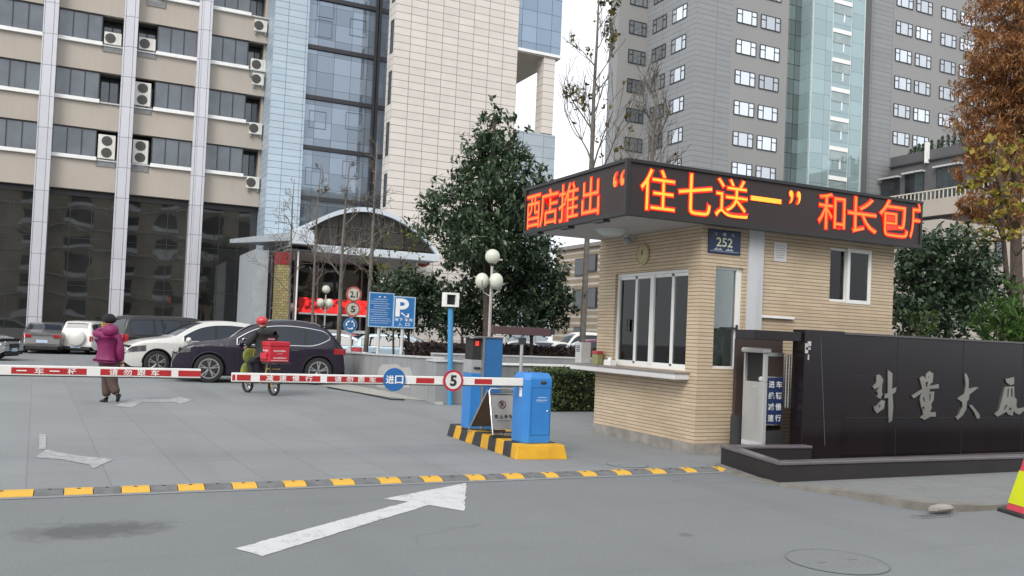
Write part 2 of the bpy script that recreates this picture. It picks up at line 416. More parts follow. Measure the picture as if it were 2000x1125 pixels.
# ------------------------------------------------------------------ ground
st = G(185, 1035)
m_road = ground_mat('asphalt', (.165, .176, .180), stains=[(st.x, st.y, (.85, .42), .75), (G(1340, 1045).x, G(1340, 1045).y, (.12, .1), .5)])
m_fore = ground_mat('forecourt_stone', (.212, .223, .228), slab=(1.42, .72, .006, R_(87), .5))
m_side = ground_mat('sidewalk_stone', (.185, .188, .185), slab=(.5, .25, .006, R_(20), .5))
tag(MB().add([(-220, -90, 0), (260, -90, 0), (260, 10.6, 0), (-220, 10.6, 0)], [(0, 1, 2, 3)]).obj('road', m_road, local=True), kind='structure')
f = MB(); f.add([(-220, 8.72, .004), (7.25, 8.72, .004), (7.45, 9.25, .004), (9.4, 9.5, .004), (40, 9.9, .004), (260, 9.9, .004), (260, 29, .004), (-220, 29, .004)], [tuple(range(8))])
ys = [29+14*i/12 for i in range(13)]+[330]
f.grid([[(260, y, gz(y)+.004) for y in ys], [(-220, y, gz(y)+.004) for y in ys]])
tag(f.obj('pavement', m_fore, local=True, smooth=30), kind='structure')
kerb = [(7.29, 8.95), (7.19, 8.2), (7.22, 7.75), (7.33, 7.4), (7.5, 7.02), (7.55, 6.6), (7.62, 6.3), (7.85, 6.12), (8.3, 6.06), (9.1, 6.1), (12, 6.3), (20, 7.0)]
kh = [.012, .012, .02, .04, .06, .075, .08, .075, .05, .02, .02, .02]
mb = MB(); n_ = len(kerb)
mb.add([(x, y, h) for (x, y), h in zip(kerb, kh)]+[(20, 9.4, .02), (7.6, 9.4, .012)], [tuple(range(n_+2))])
tag(mb.obj('sidewalk', m_side, local=True), kind='structure')
mb = MB(); rows = []
for i, ((x, y), h) in enumerate(zip(kerb, kh)):
    a = Vector(kerb[max(0, i-1)]); b = Vector(kerb[min(n_-1, i+1)]); t = (b-a).normalized(); nn = Vector((-t.y, t.x))
    p = Vector((x, y)); q = p+nn*.13; o_ = p-nn*.012
    rows.append([(o_.x, o_.y, -.01), (p.x, p.y, h+.006), (q.x, q.y, h+.01), (q.x, q.y, h-.02)])
tag(mb.grid(rows).obj('kerb', mat('kerb_stone', (.165, .155, .135), .85, var=.25, vs=5, bump=.4, bs=30), local=True), kind='structure')

# ------------------------------------------------------------------ left office block
FY = 49.0
off = thing('office_building', 'beige office block with tall silver pillars and a dark glass ground floor', 'building', (0, FY, 0))
FL = [9.75+2.93*k for k in range(5)]
bays = [(-9.55, -6.55, 'R'), (-5.95, -2.93, 'L'), (-2.29, .66, 'R'), (1.33, 4.25, 'L'), (4.91, 7.85, 'R')]
wl = MB(); x0, x1 = -9.9, 7.85
def band(z0, z1): wl.box(x0, x1, FY, FY+.3, z0, z1)
band(8.05, FL[0]-.18)
for k in range(4): band(FL[k]+1.44, FL[k+1]-.18)
band(FL[4]+1.44, 27)
wl.box(x0, x1, FY+1.6, FY+14, 8.1, 27); wl.box(x0, x1, FY+4, FY+14, 0, 8.1); wl.box(x1-.12, x1, FY+.3, FY+1.6, 8.05, 27)
wl.obj('wall', m_beige, off)
wl = boxes((x0, x1, FY+.02, FY+.3, 0, .95)); wl.obj('plinth', mat('plinth_stone', (.05, .05, .05), .4), off)
sf = MB()
for k in range(5): sf.box(x0, x1, FY+.3, FY+1.6, FL[k]+1.46, FL[k]+1.52); sf.box(x0, x1, FY+.3, FY+1.6, FL[k]-.1, FL[k]-.04)
sf.obj('recess_lining', mat('recess_grey', (.16, .15, .14), .8), off)
def pillar_mb(x): return boxes((x, x+.21, FY-.42, FY+.6, 0, 27), (x+.21, x+.66, FY-.50, FY+.6, 0, 27))
for x in (-6.55, -2.94, .67, 4.25, -10.2): pillar_mb(x).obj('pillar', m_silver, off)
fr_m = mat('window_frame_dark', (.03, .03, .035), .4)
for (a, b, side) in bays:
    for k, z in enumerate(FL):
        ga, gb = (a, b-.98) if side == 'R' else (a+.98, b)
        f = MB(); h = 1.44; Yw = FY+.12
        n = 3
        for i in range(n+1):
            xx = ga+(gb-ga)*i/n; f.box(xx-.025, xx+.025, Yw-.03, Yw+.05, z, z+h)
        f.box(ga, gb, Yw-.031, Yw+.049, z, z+.05); f.box(ga, gb, Yw-.031, Yw+.049, z+h-.07, z+h)
        f.box(*( (gb-.03, gb+.03) if side == 'R' else (ga-.03, ga+.03)), Yw+.05, FY+1.2, z, z+h)
        wo = f.obj('window', fr_m, off)
        MB().box(ga+.02, gb-.02, Yw, Yw+.02, z+.04, z+h-.06).obj('pane', m_offglass, wo)
        boxes((ga-(.0 if side == 'R' else .05), gb+(.05 if side == 'R' else 0), FY-.16, FY+.1, z-.18, z)).obj('sill', m_white, wo)
        ra, rb = (gb, b) if side == 'R' else (a, ga)             # recess for the air conditioner, its own small window behind
        f = boxes((ra+.04, ra+.1, FY+1.0, FY+1.06, z, z+h), (rb-.1, rb-.04, FY+1.0, FY+1.06, z, z+h), ((ra+rb)/2-.03, (ra+rb)/2+.03, FY+1.0, FY+1.06, z, z+h), (ra+.1, rb-.1, FY+1.0, FY+1.06, z+h-.16, z+h))
        r = f.obj('recess_window', fr_m, off)
        boxes((ra+.05, rb-.05, FY+1.03, FY+1.05, z, z+h-.1)).obj('pane', m_offglass, r)
        boxes((ra, rb, FY-.1, FY+1.0, z-.17, z-.1)).obj('recess_floor', m_lgrey, r)
    f = MB()
    for i in range(4):
        xx = a+(b-a)*i/3; f.box(xx-.018, xx+.018, FY+.40, FY+.5, .95, 7.75)
    f.box(a, b, FY+.355, FY+.5, 7.75, 8.1); f.box(a, b, FY+.405, FY+.48, 3.2, 3.23); f.box(a, b, FY+.405, FY+.48, 5.6, 5.63)
    wo = f.obj('lobby_window', fr_m, off)
    boxes((a, b, FY+.42, FY+.44, .95, 7.8)).obj('pane', m_lobby, wo)

# air conditioners on their ledges
m_acw = mat('ac_white', (.66, .65, .60), .5, var=.06, dirt=.35)
m_acg = mat('ac_grille', (.06, .06, .055), .5)
def ac(x, y, z, fans, label, w=.8, basket=True):
    h = .62 if fans == 1 else 1.22
    t = thing('air_conditioner', label, 'air conditioner', (x, y, z), group='air conditioners on the office block')
    boxes((-w/2, w/2, -.18, .18, 0, h)).obj('housing', m_acw, t, local=True, bevel=.02)
    for i in range(fans):
        zc = (.31 if fans == 1 else .31+.6*i); xc = -.12 if fans == 1 else 0
        MB().lathe([(.24, 0), (.25, .015), (.21, .022), (.06, .012), (.05, .03)], 20, (xc, -.18, zc), 'y').obj('fan_grille', m_acg, t, local=True, smooth=40)
    b = boxes((-w/2+.05, -w/2+.09, -.16, .3, -.16, 0), (w/2-.09, w/2-.05, -.16, .3, -.16, 0))
    if basket:
        for i in range(6): b.box(-w/2-.05, w/2+.05, -.22, -.2, -.12-.055*i, -.09-.055*i)
        b.box(-w/2-.05, -w/2-.02, -.22, .2, -.42, -.02); b.box(w/2+.02, w/2+.05, -.22, .2, -.42, -.02)
    b.obj('bracket', m_grey, t, local=True)
    return t
yb = FY+.16; zz = lambda k: FL[k]-.02
ac(.2, yb, zz(2), 1, 'single fan air conditioner left of the second pillar, highest on that pillar')
ac(1.82, yb, zz(2)+.02, 1, 'single fan air conditioner right of the second pillar, highest of three there')
ac(1.72, yb, zz(1)+.02, 2, 'white twin fan air conditioner in middle row right of second pillar')
ac(.18, yb, zz(0), 2, 'twin fan air conditioner left of second pillar, just above the glass ground floor storey')
ac(1.76, yb, zz(0)-.05, 2, 'twin fan air conditioner right of second pillar with grey louvre basket, lowest there', .74)
ac(7.45, yb, zz(2)-.1, 1, 'single fan air conditioner in the recess beside the blue panel tower, topmost row')
ac(7.45, FY-.02, FL[3]-.95, 1, 'small air conditioner box on bracket under the highest recess by blue tower', .66, False)
ac(7.45, FY-.02, FL[2]-.95, 1, 'small air conditioner box under second recess down by blue tower', .6, False)
ac(7.45, FY-.02, FL[1]-.72, 1, 'small air conditioner box under third recess down by blue tower', .66, False)
ac(7.45, FY-.02, FL[0]-.75, 1, 'lowest small air conditioner box by blue tower above the dark glass', .66, False)
ac(2.15, yb, FL[3]-.2, 1, 'air conditioner at the picture top with only its bracket and base showing', .8)

# ------------------------------------------------------------------ hotel tower: blue panels, curtain wall, beige stone
hot = thing('hotel_tower', 'hotel tower of blue panels, blue curtain wall and beige stone tiles', 'building', (13.5, 44, 0))
boxes((7.86, 9.66, 47, 60, 0, 34)).obj('blue_panel_wall', m_bluetile, hot)
boxes((9.66, 13.42, 47.25, 60, 0, 34)).obj('curtain_wall', m_curtain, hot)
f = MB()
for k in range(-1, 6):
    z = 11.29+2.73*k; f.box(9.66, 13.42, 47.12, 47.3, z-.11, z+.11)
f.box(13.36, 13.5, 47.1, 47.4, 0, 34); f.obj('floor_band', fr_m, hot)
for (xa, za) in ((10.05, 17.4), (10.1, 18.5), (11.95, 17.8), (9.95, 12.4), (11.95, 12.6), (9.9, 9.3), (11.9, 9.9)):
    boxes((xa, xa+.025, 47.22, 47.25, za, za+.9), (xa+.9, xa+.925, 47.22, 47.25, za, za+.9), (xa, xa+.925, 47.221, 47.25, za-.025, za), (xa, xa+.925, 47.221, 47.25, za+.9, za+.925)).obj('vent_window', mat('vent_frame', (.10, .13, .17), .4), hot)
boxes((13.541, 20.7, 44, 45.2, 0, 34), (13.6, 20.7, 45.2, 58, 0, 34)).obj('stone_wall', m_beigetile, hot)
boxes((13.53, 13.6, 45.2, 47.6, 0, 34)).obj('side_glass', m_dglass, hot)
for k in range(-2, 6):
    z = 16.3+2.73*(k-2)
    w_ = boxes((13.50, 13.56, 44.24, 44.29, z, z+1.67), (13.50, 13.56, 44.61, 44.66, z, z+1.67), (13.50, 13.56, 44.24, 44.66, z+1.67, z+1.75)).obj('slit_window', fr_m, hot)
    boxes((13.52, 13.535, 44.29, 44.61, z, z+1.67)).obj('pane', m_dglass, w_)
boxes((20.7, 23.42, 44.02, 56, 17.78, 34)).obj('glass_block', m_curtain2, hot)
boxes((20.7, 23.46, 43.98, 56.02, 17.62, 17.78)).obj('block_trim', m_white, hot)
boxes((20.7, 23.42, 44.05, 55.9, 17.55, 17.62)).obj('soffit', m_beige, hot)
boxes((22.42, 23.15, 44.1, 44.9, 13.2, 17.55)).obj('column', m_beigetile, hot); boxes((20.7, 23.15, 54.5, 55.5, 16.6, 17.55)).obj('beam', m_beige, hot)
boxes((20.7, 23.32, 44.03, 56, 0, 13.15)).obj('grey_panel_wall', tile_mat('pale_grey_panel', (.36, .42, .46), (.40, .46, .50), (.12, .12, .13), 1.3, .62, .012, 0, .3, .5, .3), hot)

# entrance canopy
CY = 41.0
cpy = lambda x, y: PY(x, y, CY)
can = thing('entrance_canopy', 'white arched entrance canopy over the dark hotel doorway', 'canopy', (cpy(715, 500).x, CY, 0))
pl, pk, pr = cpy(566, 472), cpy(697, 410), cpy(858, 496)
def arch(t):
    x = pl.x+(pr.x-pl.x)*t; z = pl.z+(pr.z-pl.z)*t+(pk.z-(pl.z+pr.z)/2+.18)*(1-(2*t-1)**2)**.9; return x, z
f = MB(); rows = []
for i in range(33):
    x, z = arch(i/32); tk = .22
    rows.append([(x, CY, z), (x, CY, z-tk), (x, CY+5.9, z-tk), (x, CY+5.9, z), (x, CY, z)])
f.grid(rows).obj('arch_band', mat('canopy_white', (.60, .65, .70), .35, .2, var=.04), can, smooth=30)
bz = cpy(600, 478).z
f = MB(); vs = []
for i in range(33):
    x, z = arch(i/32); vs.append((x, CY+.25, max(bz, z-.22))); 
n = len(vs); vs += [(v[0], CY+.25, bz-.1) for v in vs]
f.add(vs, [(i, i+1, n+i+1, n+i) for i in range(n-1)]).obj('tympanum', glass_mat('canopy_glass', (.05, .048, .045), .08, .1, 1.6, .05, .6, panes=(1.1, .8, .02)), can)
bl = cpy(568, 460)
f = boxes((bl.x, cpy(613, 460).x, CY-.25, CY+.6, cpy(590, 478).z, cpy(590, 449).z), (cpy(613, 460).x, pr.x, CY-.1, CY+.4, bz-.32, bz+.05))
f.obj('fascia', mat('canopy_white', None), can, bevel=.03)
e0 = cpy(497, 470)
MB().add([(bl.x, CY-.25, bl.z+.15), (bl.x, CY-.25, bl.z-.25), (e0.x-.3, 46.9, bl.z-.05), (e0.x-.3, 46.9, bl.z+.15), (bl.x+1, CY+.2, bl.z+.15), (bl.x+1, 46.9, bl.z+.15), (bl.x+1, CY+.2, bl.z-.25), (bl.x+1, 46.9, bl.z-.05)],
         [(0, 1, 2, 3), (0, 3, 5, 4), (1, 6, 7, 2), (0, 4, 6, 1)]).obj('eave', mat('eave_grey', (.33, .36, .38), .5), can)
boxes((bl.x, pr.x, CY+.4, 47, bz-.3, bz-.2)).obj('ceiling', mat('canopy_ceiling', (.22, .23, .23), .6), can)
f = MB()
for i in range(5): f.box(bl.x+.3, pr.x-.3, CY+.9+i*1.1, CY+1.0+i*1.1, bz-.38, bz-.3)
f.obj('ceiling_rib', m_lgrey, can)
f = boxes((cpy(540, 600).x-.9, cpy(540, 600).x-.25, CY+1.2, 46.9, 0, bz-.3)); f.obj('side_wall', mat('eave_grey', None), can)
gx0, gx1 = cpy(541, 560).x, cpy(566, 560).x
boxes((gx0, gx1, CY+.1, CY+.9, 0, cpy(550, 516).z)).obj('gilt_column', tile_mat('gilt_mosaic', (.34, .27, .12), (.5, .42, .2), (.12, .1, .05), .2, .12, .01, .5, .35, .6, .4, .3), can)
boxes((gx0-.02, gx1+.02, CY+.08, CY+.92, cpy(550, 516).z, cpy(550, 491).z)).obj('red_capital', mat('lacquer_red', (.22, .014, .016), .5, var=.45, vs=9), can)
xe0, xe1 = gx1+.1, pr.x
boxes((xe0, xe1, 46.4, 46.44, 0, bz-.3)).obj('doorway_glass', m_lobby, can)
f = MB()
for i in range(7): x = xe0+(xe1-xe0)*i/6; f.box(x-.04, x+.04, 46.3, 46.5, 0, bz-.3)
f.box(xe0, xe1, 46.31, 46.5, 2.5, 2.58); f.obj('doorway_frame', m_lgrey, can)
boxes((gx1+.35, gx1+.42, CY+.3, CY+.37, 0, bz-.3)).obj('post', m_white, can)
lp = PY(716, 588, 43.0); lq = PY(583, 609, 43.0)
n = NT('red_led'); n.setp(.5)
v_ = n.n('ShaderNodeTexVoronoi'); v_.distance = 'CHEBYCHEV'; v_.inputs['Scale'].default_value = 3.2; n.l(n.obj(), v_.inputs[0])
n.b.inputs['Base Color'].default_value = (.1, .004, .004, 1); n.b.inputs['Emission Color'].default_value = (1, .02, .018, 1)
n.l(n.math('ADD', n.math('MULTIPLY', n.math('MULTIPLY', n.ramp(v_.outputs['Distance'], .2, .45), n.ramp(n.noise(2.5, 2), .42, .56)), 2.0), .16), n.b.inputs['Emission Strength'])
boxes((lq.x, lp.x, 42.9, 43.05, lq.z, lp.z)).obj('red_led_sign', n.m, can)
boxes((lq.x, lp.x, 42.88, 43.06, lq.z-.1, lq.z-.02)).obj('sign_trim', m_white, can)
boxes((lq.x+1.2, lp.x, 42.95, 43.1, lq.z-.95, lq.z-.8)).obj('handrail', m_lgrey, can)
q = PY(826, 510, 42.5)
t = thing('red_lantern', 'red paper lantern hanging under the right end of canopy', 'lantern', q)
MB().lathe([(.12, -.3), (.34, -.18), (.40, 0), (.34, .18), (.12, .3)], 16).obj('lantern_body', mat('lacquer_red', None), t, local=True, smooth=60)
MB().tube([(0, 0, .3), (0, 0, bz-.3-q.z)], .02, 6).obj('cord', m_dark, t, local=True)

sink(off); sink(hot); sink(can)
# ------------------------------------------------------------------ grey tower far right
GY = 73.0
gt = thing('grey_tower', 'tall grey tower with rows of small windows and glazed lift shaft', 'building', (70, GY, 0))
sx = 54.5
boxes((sx, 59.2, GY, 90, 0, 50), (77.9, 82.9, GY, 90, 0, 50)).obj('panel_wall', m_grytile, gt)
boxes((59.2, 66.9, GY+.02, 90, 0, 50), (82.9, 112, GY+.02, 90, 0, 50), (50.7, sx, 81.9, 82.7, 0, 50)).obj('wall', m_gry, gt)
boxes((66.9, 69.2, GY+.5, 90, 0, 50)).obj('strip_glass', m_reflglass, gt)
boxes((69.2, 77.0, GY-1.2, GY+8, 0, 50)).obj('lift_glass', m_liftglass, gt)
f = boxes((69.15, 69.3, GY-1.28, GY-1.1, 0, 50), (76.85, 77.02, GY-1.28, GY-1.1, 0, 50), (72.1, 72.2, GY-1.24, GY-1.15, 0, 50), (74.9, 75.0, GY-1.24, GY-1.15, 0, 50))
f.obj('lift_frame', mat('pale_green_metal', (.50, .58, .57), .4, .3), gt)
for k in range(9):
    z = 18.2+3.28*k
    l_ = boxes((72.2, 74.9, GY-1.3, GY-1.16, z+2.1, z+2.55)).obj('landing', m_white, gt)
    boxes((72.2, 74.9, GY-1.26, GY-1.17, z+1.0, z+1.95)).obj('landing_glass', glass_mat('landing_grey', (.30, .36, .36), .05, .3, 1.5), l_)
    boxes((73.75, 73.9, GY-1.27, GY-1.17, z+.1, z+1.0)).obj('landing_post', m_white, l_)
boxes((77.0, 77.9, GY-1.3, GY+3, 0, 50)).obj('dark_pier', m_gry2, gt)
def gwin(x, y, z, w_, h, ax, pane, m_):
    """window with narrow opening lights left and right; ax 'x' faces the street, 'y' faces sideways."""
    f = MB(); g = MB(); t = .07
    def b(mm, a0, a1, z0, z1, d0, d1):
        if ax == 'x': mm.box(x+a0, x+a1, y+d0, y+d1, z+z0, z+z1)
        else: mm.box(x+d0, x+d1, y+a0, y+a1, z+z0, z+z1)
    s = w_*.26
    for a in (0, s, w_-s, w_): b(f, a-t/2, a+t/2, 0, h, -.08, .02)
    b(f, 0, w_, -t/2, t/2, -.081, .02); b(f, 0, w_, h-t/2, h+t/2, -.081, .02)
    b(f, 0, s, h*.62, h*.62+t, -.079, .02); b(f, w_-s, w_, h*.62, h*.62+t, -.079, .02)
    o = f.obj('window', m_, gt); b(g, 0, w_, 0, h, -.03, -.005); g.obj('pane', pane, o); return o
tops = [20.87+3.27*k for k in range(8)]
for i, z in enumerate(tops):
    for x in (59.8, 63.05): gwin(x, GY, z-1.45, 2.65, 1.45, 'x', m_gpane, fr_m)
    for x in (83.3, 86.6, 90.9, 94.3, 98.6, 102): gwin(x, GY, z-1.45, 2.65, 1.45, 'x', m_gpane, fr_m)
    gwin(52.1, 81.88, z-1.45, 2.2, 1.45, 'x', m_gpane2, fr_m)
    for y in (74.6, 78.2): gwin(sx, y, z-1.45, 2.5, 1.45, 'y', m_gpane2 if y > 76 else m_gpane, fr_m)

# podium wing and its terrace
WX = 81.4
wy1 = PX(1905, 262, WX).y; zt = PX(1720, 312, WX).z
pod = thing('podium_wing', 'low dark grey wing joined to the grey tower with white awnings', 'building', (WX, wy1, 0))
boxes((WX, WX+20, wy1-14, GY-1.4, 0, zt)).obj('wall', m_gry2, pod)
boxes((WX-.25, WX+20, wy1-14, GY-1.45, zt-1.25, zt-1.1)).obj('cornice', mat('cornice_dark', (.045, .045, .05), .6), pod)
for (xa, xb, yt, yb_) in ((1723, 1757, 348, 384), (1769, 1805, 337, 366), (1830, 1878, 324, 362)):
    p = PX(xa, yt, WX); q = PX(xb, yb_, WX)
    w_ = boxes((WX-.08, WX+.1, q.y, p.y, q.z-1, p.z-.3)).obj('window', fr_m, pod)
    boxes((WX-.1, WX-.07, q.y+.1, p.y-.1, q.z-1, p.z-.4)).obj('pane', m_dglass, w_)
    boxes((WX-.6, WX, q.y-.1, p.y+.1, p.z-.3, p.z-.12)).obj('awning', m_lgrey, w_)
p = PX(1811, 278, WX-.3); q = PX(1812, 318, WX-.3)
boxes((WX-.5, WX-.05, p.y-.15, p.y+.15, q.z, p.z)).obj('drainpipe', m_white, pod)
TX = 66.0
a_, b_ = PX(1728, 385, TX), PX(1905, 352, TX)
ter = thing('terrace', 'beige terrace parapet carrying a pale metal railing', 'terrace', (TX, b_.y, 0))
zr = a_.z; zp = PX(1800, 392, TX).z; zl = PX(1800, 424, TX).z
boxes((TX, TX+14, b_.y-18, a_.y+8, zl, zp)).obj('parapet', m_beige, ter)
boxes((TX+.6, TX+14, b_.y-18, a_.y+8, 0, zl)).obj('wall', m_gry2, ter)
f = MB(); y = b_.y-10
f.box(TX, TX+.1, b_.y-18, a_.y+8, zr-.1, zr)
while y < a_.y+8: f.box(TX+.03, TX+.07, y, y+.1, zp, zr-.1); y += .42
f.obj('railing', mat('railing_cream', (.55, .5, .42), .5), ter)

# striped building behind the booth, beige block far right, building across the street
m_stripe = tile_mat('striped_brick', (.40, .31, .21), (.45, .35, .24), (.70, .64, .54), 60, .62, .11, 0, .7, .3, .3)
SX = 42.0
p = PX(1086, 492, SX)
stb = thing('striped_building', 'tan building with white horizontal stripes and dark windows behind the guard booth', 'building', (SX, 55, 0))
boxes((SX, SX+10, 44, p.y, 0, p.z)).obj('wall', m_stripe, stb)
boxes((SX-.3, SX+10, 44, p.y+.3, p.z, p.z+.35)).obj('roof_edge', mat('roof_grey', (.3, .27, .25), .7), stb)
for (xa, xb, yt, yb_) in ((1125, 1143, 506, 538), (1122, 1140, 566, 606), (1122, 1140, 638, 662), (1150, 1166, 498, 530), (1150, 1166, 562, 602)):
    c0, c1 = PX(xa, yt, SX), PX(xb, yb_, SX)
    w_ = boxes((SX-.1, SX+.05, c1.y, c0.y, c1.z, c0.z)).obj('window', fr_m, stb); boxes((SX-.14, SX-.1, c1.y+.15, c0.y-.15, c1.z+.1, c0.z-.1)).obj('pane', m_dglass, w_)
p, q = DEP(1838, 440, 40), DEP(2080, 440, 40)
bb = thing('beige_house', 'beige rendered house wall behind the autumn trees', 'building', (p.x, p.y, 0))
boxes((p.x, p.x+14, p.y, p.y+8, 0, p.z+.3)).obj('wall', m_beige, bb)
for (xa, xb, yt, yb_) in ((1943, 1955, 470, 520), (1980, 2004, 540, 575)):
    c0, c1 = PY(xa, yt, p.y), PY(xb, yb_, p.y)
    w_ = boxes((c0.x, c1.x, p.y-.06, p.y+.05, c1.z, c0.z)).obj('window', fr_m, bb); boxes((c0.x+.05, c1.x-.05, p.y-.09, p.y-.06, c1.z+.05, c0.z-.05)).obj('pane', m_offglass, w_)
for r_ in (gt, pod, ter, stb, bb): sink(r_)
opp = thing('street_block', 'cream apartment block across the street, seen only in glass reflections', 'building', (0, -48, 0))
f = MB(); g = MB()
boxes((-70, 50, -60, -48, 0, 24)).obj('wall', mat('cream_render', (.44, .38, .28), .8), opp)
for k in range(6):
    for i in range(18):
        x = -66+i*6.2; g.box(x, x+3.0, -48, -47.9, 2.2+3.4*k, 4.0+3.4*k); f.box(x-.15, x+3.15, -47.98, -47.3, 1.5+3.4*k, 2.2+3.4*k)
    f.box(-70, 50, -47.99, -47.7, 4.6+3.4*k, 4.75+3.4*k)
g.obj('window', m_black, opp)['kind'] = 'stuff'
f.obj('balcony', m_white, opp)['kind'] = 'stuff'
# ------------------------------------------------------------------ guard booth
BX, BY, BX1, BY1, BZ = 7.848, 10.185, 11.76, 12.985, 3.37
m_brick = strip_mat('tan_strip_brick', (.54, .435, .31), (.625, .51, .37), (.235, .18, .125), .0535)
m_brick2 = m_brick
m_upvc = mat('window_frame_white', (.74, .74, .72), .4, var=.04)
bo = thing('guard_booth', 'tan strip brick guard booth with sliding windows under the red lettered sign', 'booth', (BX, BY, 0))
WYa, WYb, WZa, WZb = 10.47, 12.46, 1.19, 2.705
DXa, DXb, DZa, DZb = 8.12, 8.63, 1.245, 2.74
RXa, RXb, RZa, RZb = 10.365, 11.245, 2.35, 3.2
t_ = .2
f = boxes((BX, BX+t_, BY, BY1, .16, WZa), (BX, BX+t_, BY, BY1, WZb, BZ), (BX, BX+t_, BY, WYa, WZa, WZb), (BX, BX+t_, WYb, BY1, WZa, WZb))
f.box(BX+t_, DXa, BY, BY+t_, .16, BZ); f.box(DXa, DXb, BY, BY+t_, .16, DZa); f.box(DXa, DXb, BY, BY+t_, DZb, BZ); f.box(DXb, 8.70, BY, BY+t_, .16, BZ)
f.obj('wall', m_brick, bo)
f = boxes((8.98, RXa, BY+.02, BY+t_, .16, BZ), (RXa, RXb, BY+.02, BY+t_, .16, RZa), (RXa, RXb, BY+.02, BY+t_, RZb, BZ), (RXb, BX1, BY+.02, BY+t_, .16, BZ),
          (BX1-t_, BX1, BY+t_, BY1, .16, BZ), (BX+t_, BX1-t_, BY1-t_, BY1, .16, 1.15), (BX+t_, BX1-t_, BY1-t_, BY1, 2.75, BZ), (BX+t_, 8.35, BY1-t_, BY1, 1.15, 2.75), (9.3, 9.75, BY1-t_, BY1, 1.15, 2.75), (11.2, BX1-t_, BY1-t_, BY1, 1.15, 2.75))
f.obj('front_wall', m_brick2, bo)
boxes((BX-.015, BX1+.015, BY-.012, BY1, 0, .16)).obj('plinth', mat('concrete_plinth', (.25, .235, .21), .9, var=.3, vs=4, bump=.4, bs=25), bo)
boxes((BX+t_, BX1-t_, BY+t_, BY1-t_, BZ-.1, BZ-.02)).obj('ceiling', m_white, bo)
boxes((BX+t_, BX1-t_, BY+t_, BY1-t_, .1, .165)).obj('floor', m_grey, bo)
boxes((BX+1.6, BX+1.66, BY+t_, BY1-t_, .165, BZ-.1)).obj('inner_wall', mat('inner_wall_paint', (.48, .47, .43), .8), bo)
boxes((8.70, 8.98, BY-.03, BY+.1, .16, BZ)).obj('corner_post', mat('post_white', (.52, .53, .55), .5, var=.05, dirt=.3), bo)
# left sliding window
f = MB(); X0 = BX+.05; t = .05
f.box(X0, X0+.1, WYa, WYb, WZa, WZa+t); f.box(X0, X0+.1, WYa, WYb, WZb-t, WZb); f.box(X0, X0+.1, WYa, WYa+t, WZa+t, WZb-t); f.box(X0, X0+.1, WYb-t, WYb, WZa+t, WZb-t)
ym = (WYa+WYb)/2; f.box(X0+.003, X0+.097, ym-.05, ym+.05, WZa+t, WZb-t)
for (a, b, d) in ((WYa+t, ym-.05, .02), (ym+.05, WYb-t, .02)):
    c = (a+b)/2-.03; f.box(X0+d, X0+d+.03, c-.03, c+.03, WZa+t, WZb-t); f.box(X0+d, X0+d+.03, a, b, WZa+t, WZa+t+.04); f.box(X0+d, X0+d+.03, a, b, WZb-t-.05, WZb-t)
w_ = f.obj('sliding_window', m_upvc, bo, bevel=.004)
gl = clear_glass('window_glass')
boxes((X0+.035, X0+.041, WYa+t, ym-.05, WZa+t, WZb-t), (X0+.035, X0+.041, ym+.05, WYb-t, WZa+t, WZb-t)).obj('pane', gl, w_)
boxes((X0-.012, X0+.0, WYb-.35, WYb-.3, 1.75, 1.95)).obj('handle', m_dark, w_)
f = MB(); rows = []
for i in range(25):
    y = 11.56+.5*i/24; rows.append([(BX+.34+.03*math.sin(i*1.4), y, WZa-.02), (BX+.34+.025*math.sin(i*1.4+.3), y, WZb-.1)])
f.grid(rows).obj('curtain', mat('curtain_grey', (.42, .42, .40), .8, var=.06), bo, smooth=180)
for (a, b) in ((8.35, 9.3), (9.75, 11.2)):  # unseen back windows, added to let daylight into the booth
    w_ = boxes((a, b, BY1-.1, BY1-.05, 1.15, 1.2), (a, b, BY1-.1, BY1-.05, 2.7, 2.75), (a, a+.05, BY1-.1, BY1-.05, 1.2, 2.7), (b-.05, b, BY1-.1, BY1-.05, 1.2, 2.7), ((a+b)/2-.03, (a+b)/2+.03, BY1-.1, BY1-.05, 1.2, 2.7)).obj('rear_window', m_upvc, bo)
    boxes((a+.05, b-.05, BY1-.08, BY1-.074, 1.2, 2.7)).obj('pane', gl, w_)
# narrow corner window
f = MB(); Y0 = BY+.04
f.box(DXa, DXb, Y0, Y0+.08, DZa, DZa+.04); f.box(DXa, DXb, Y0, Y0+.08, DZb-.04, DZb); f.box(DXa, DXa+.03, Y0, Y0+.08, DZa+.04, DZb-.04); f.box(DXb-.09, DXb, Y0, Y0+.08, DZa+.04, DZb-.04)
w_ = f.obj('side_window', m_upvc, bo, bevel=.004)
boxes((DXa+.03, DXb-.09, Y0+.03, Y0+.036, DZa+.04, DZb-.04)).obj('pane', gl, w_)
boxes((DXb-.30, DXb-.06, Y0-.03, Y0-.01, 1.83, 1.86), (DXb-.08, DXb-.05, Y0-.02, Y0, 1.7, 1.9)).obj('handle', m_dark, w_)
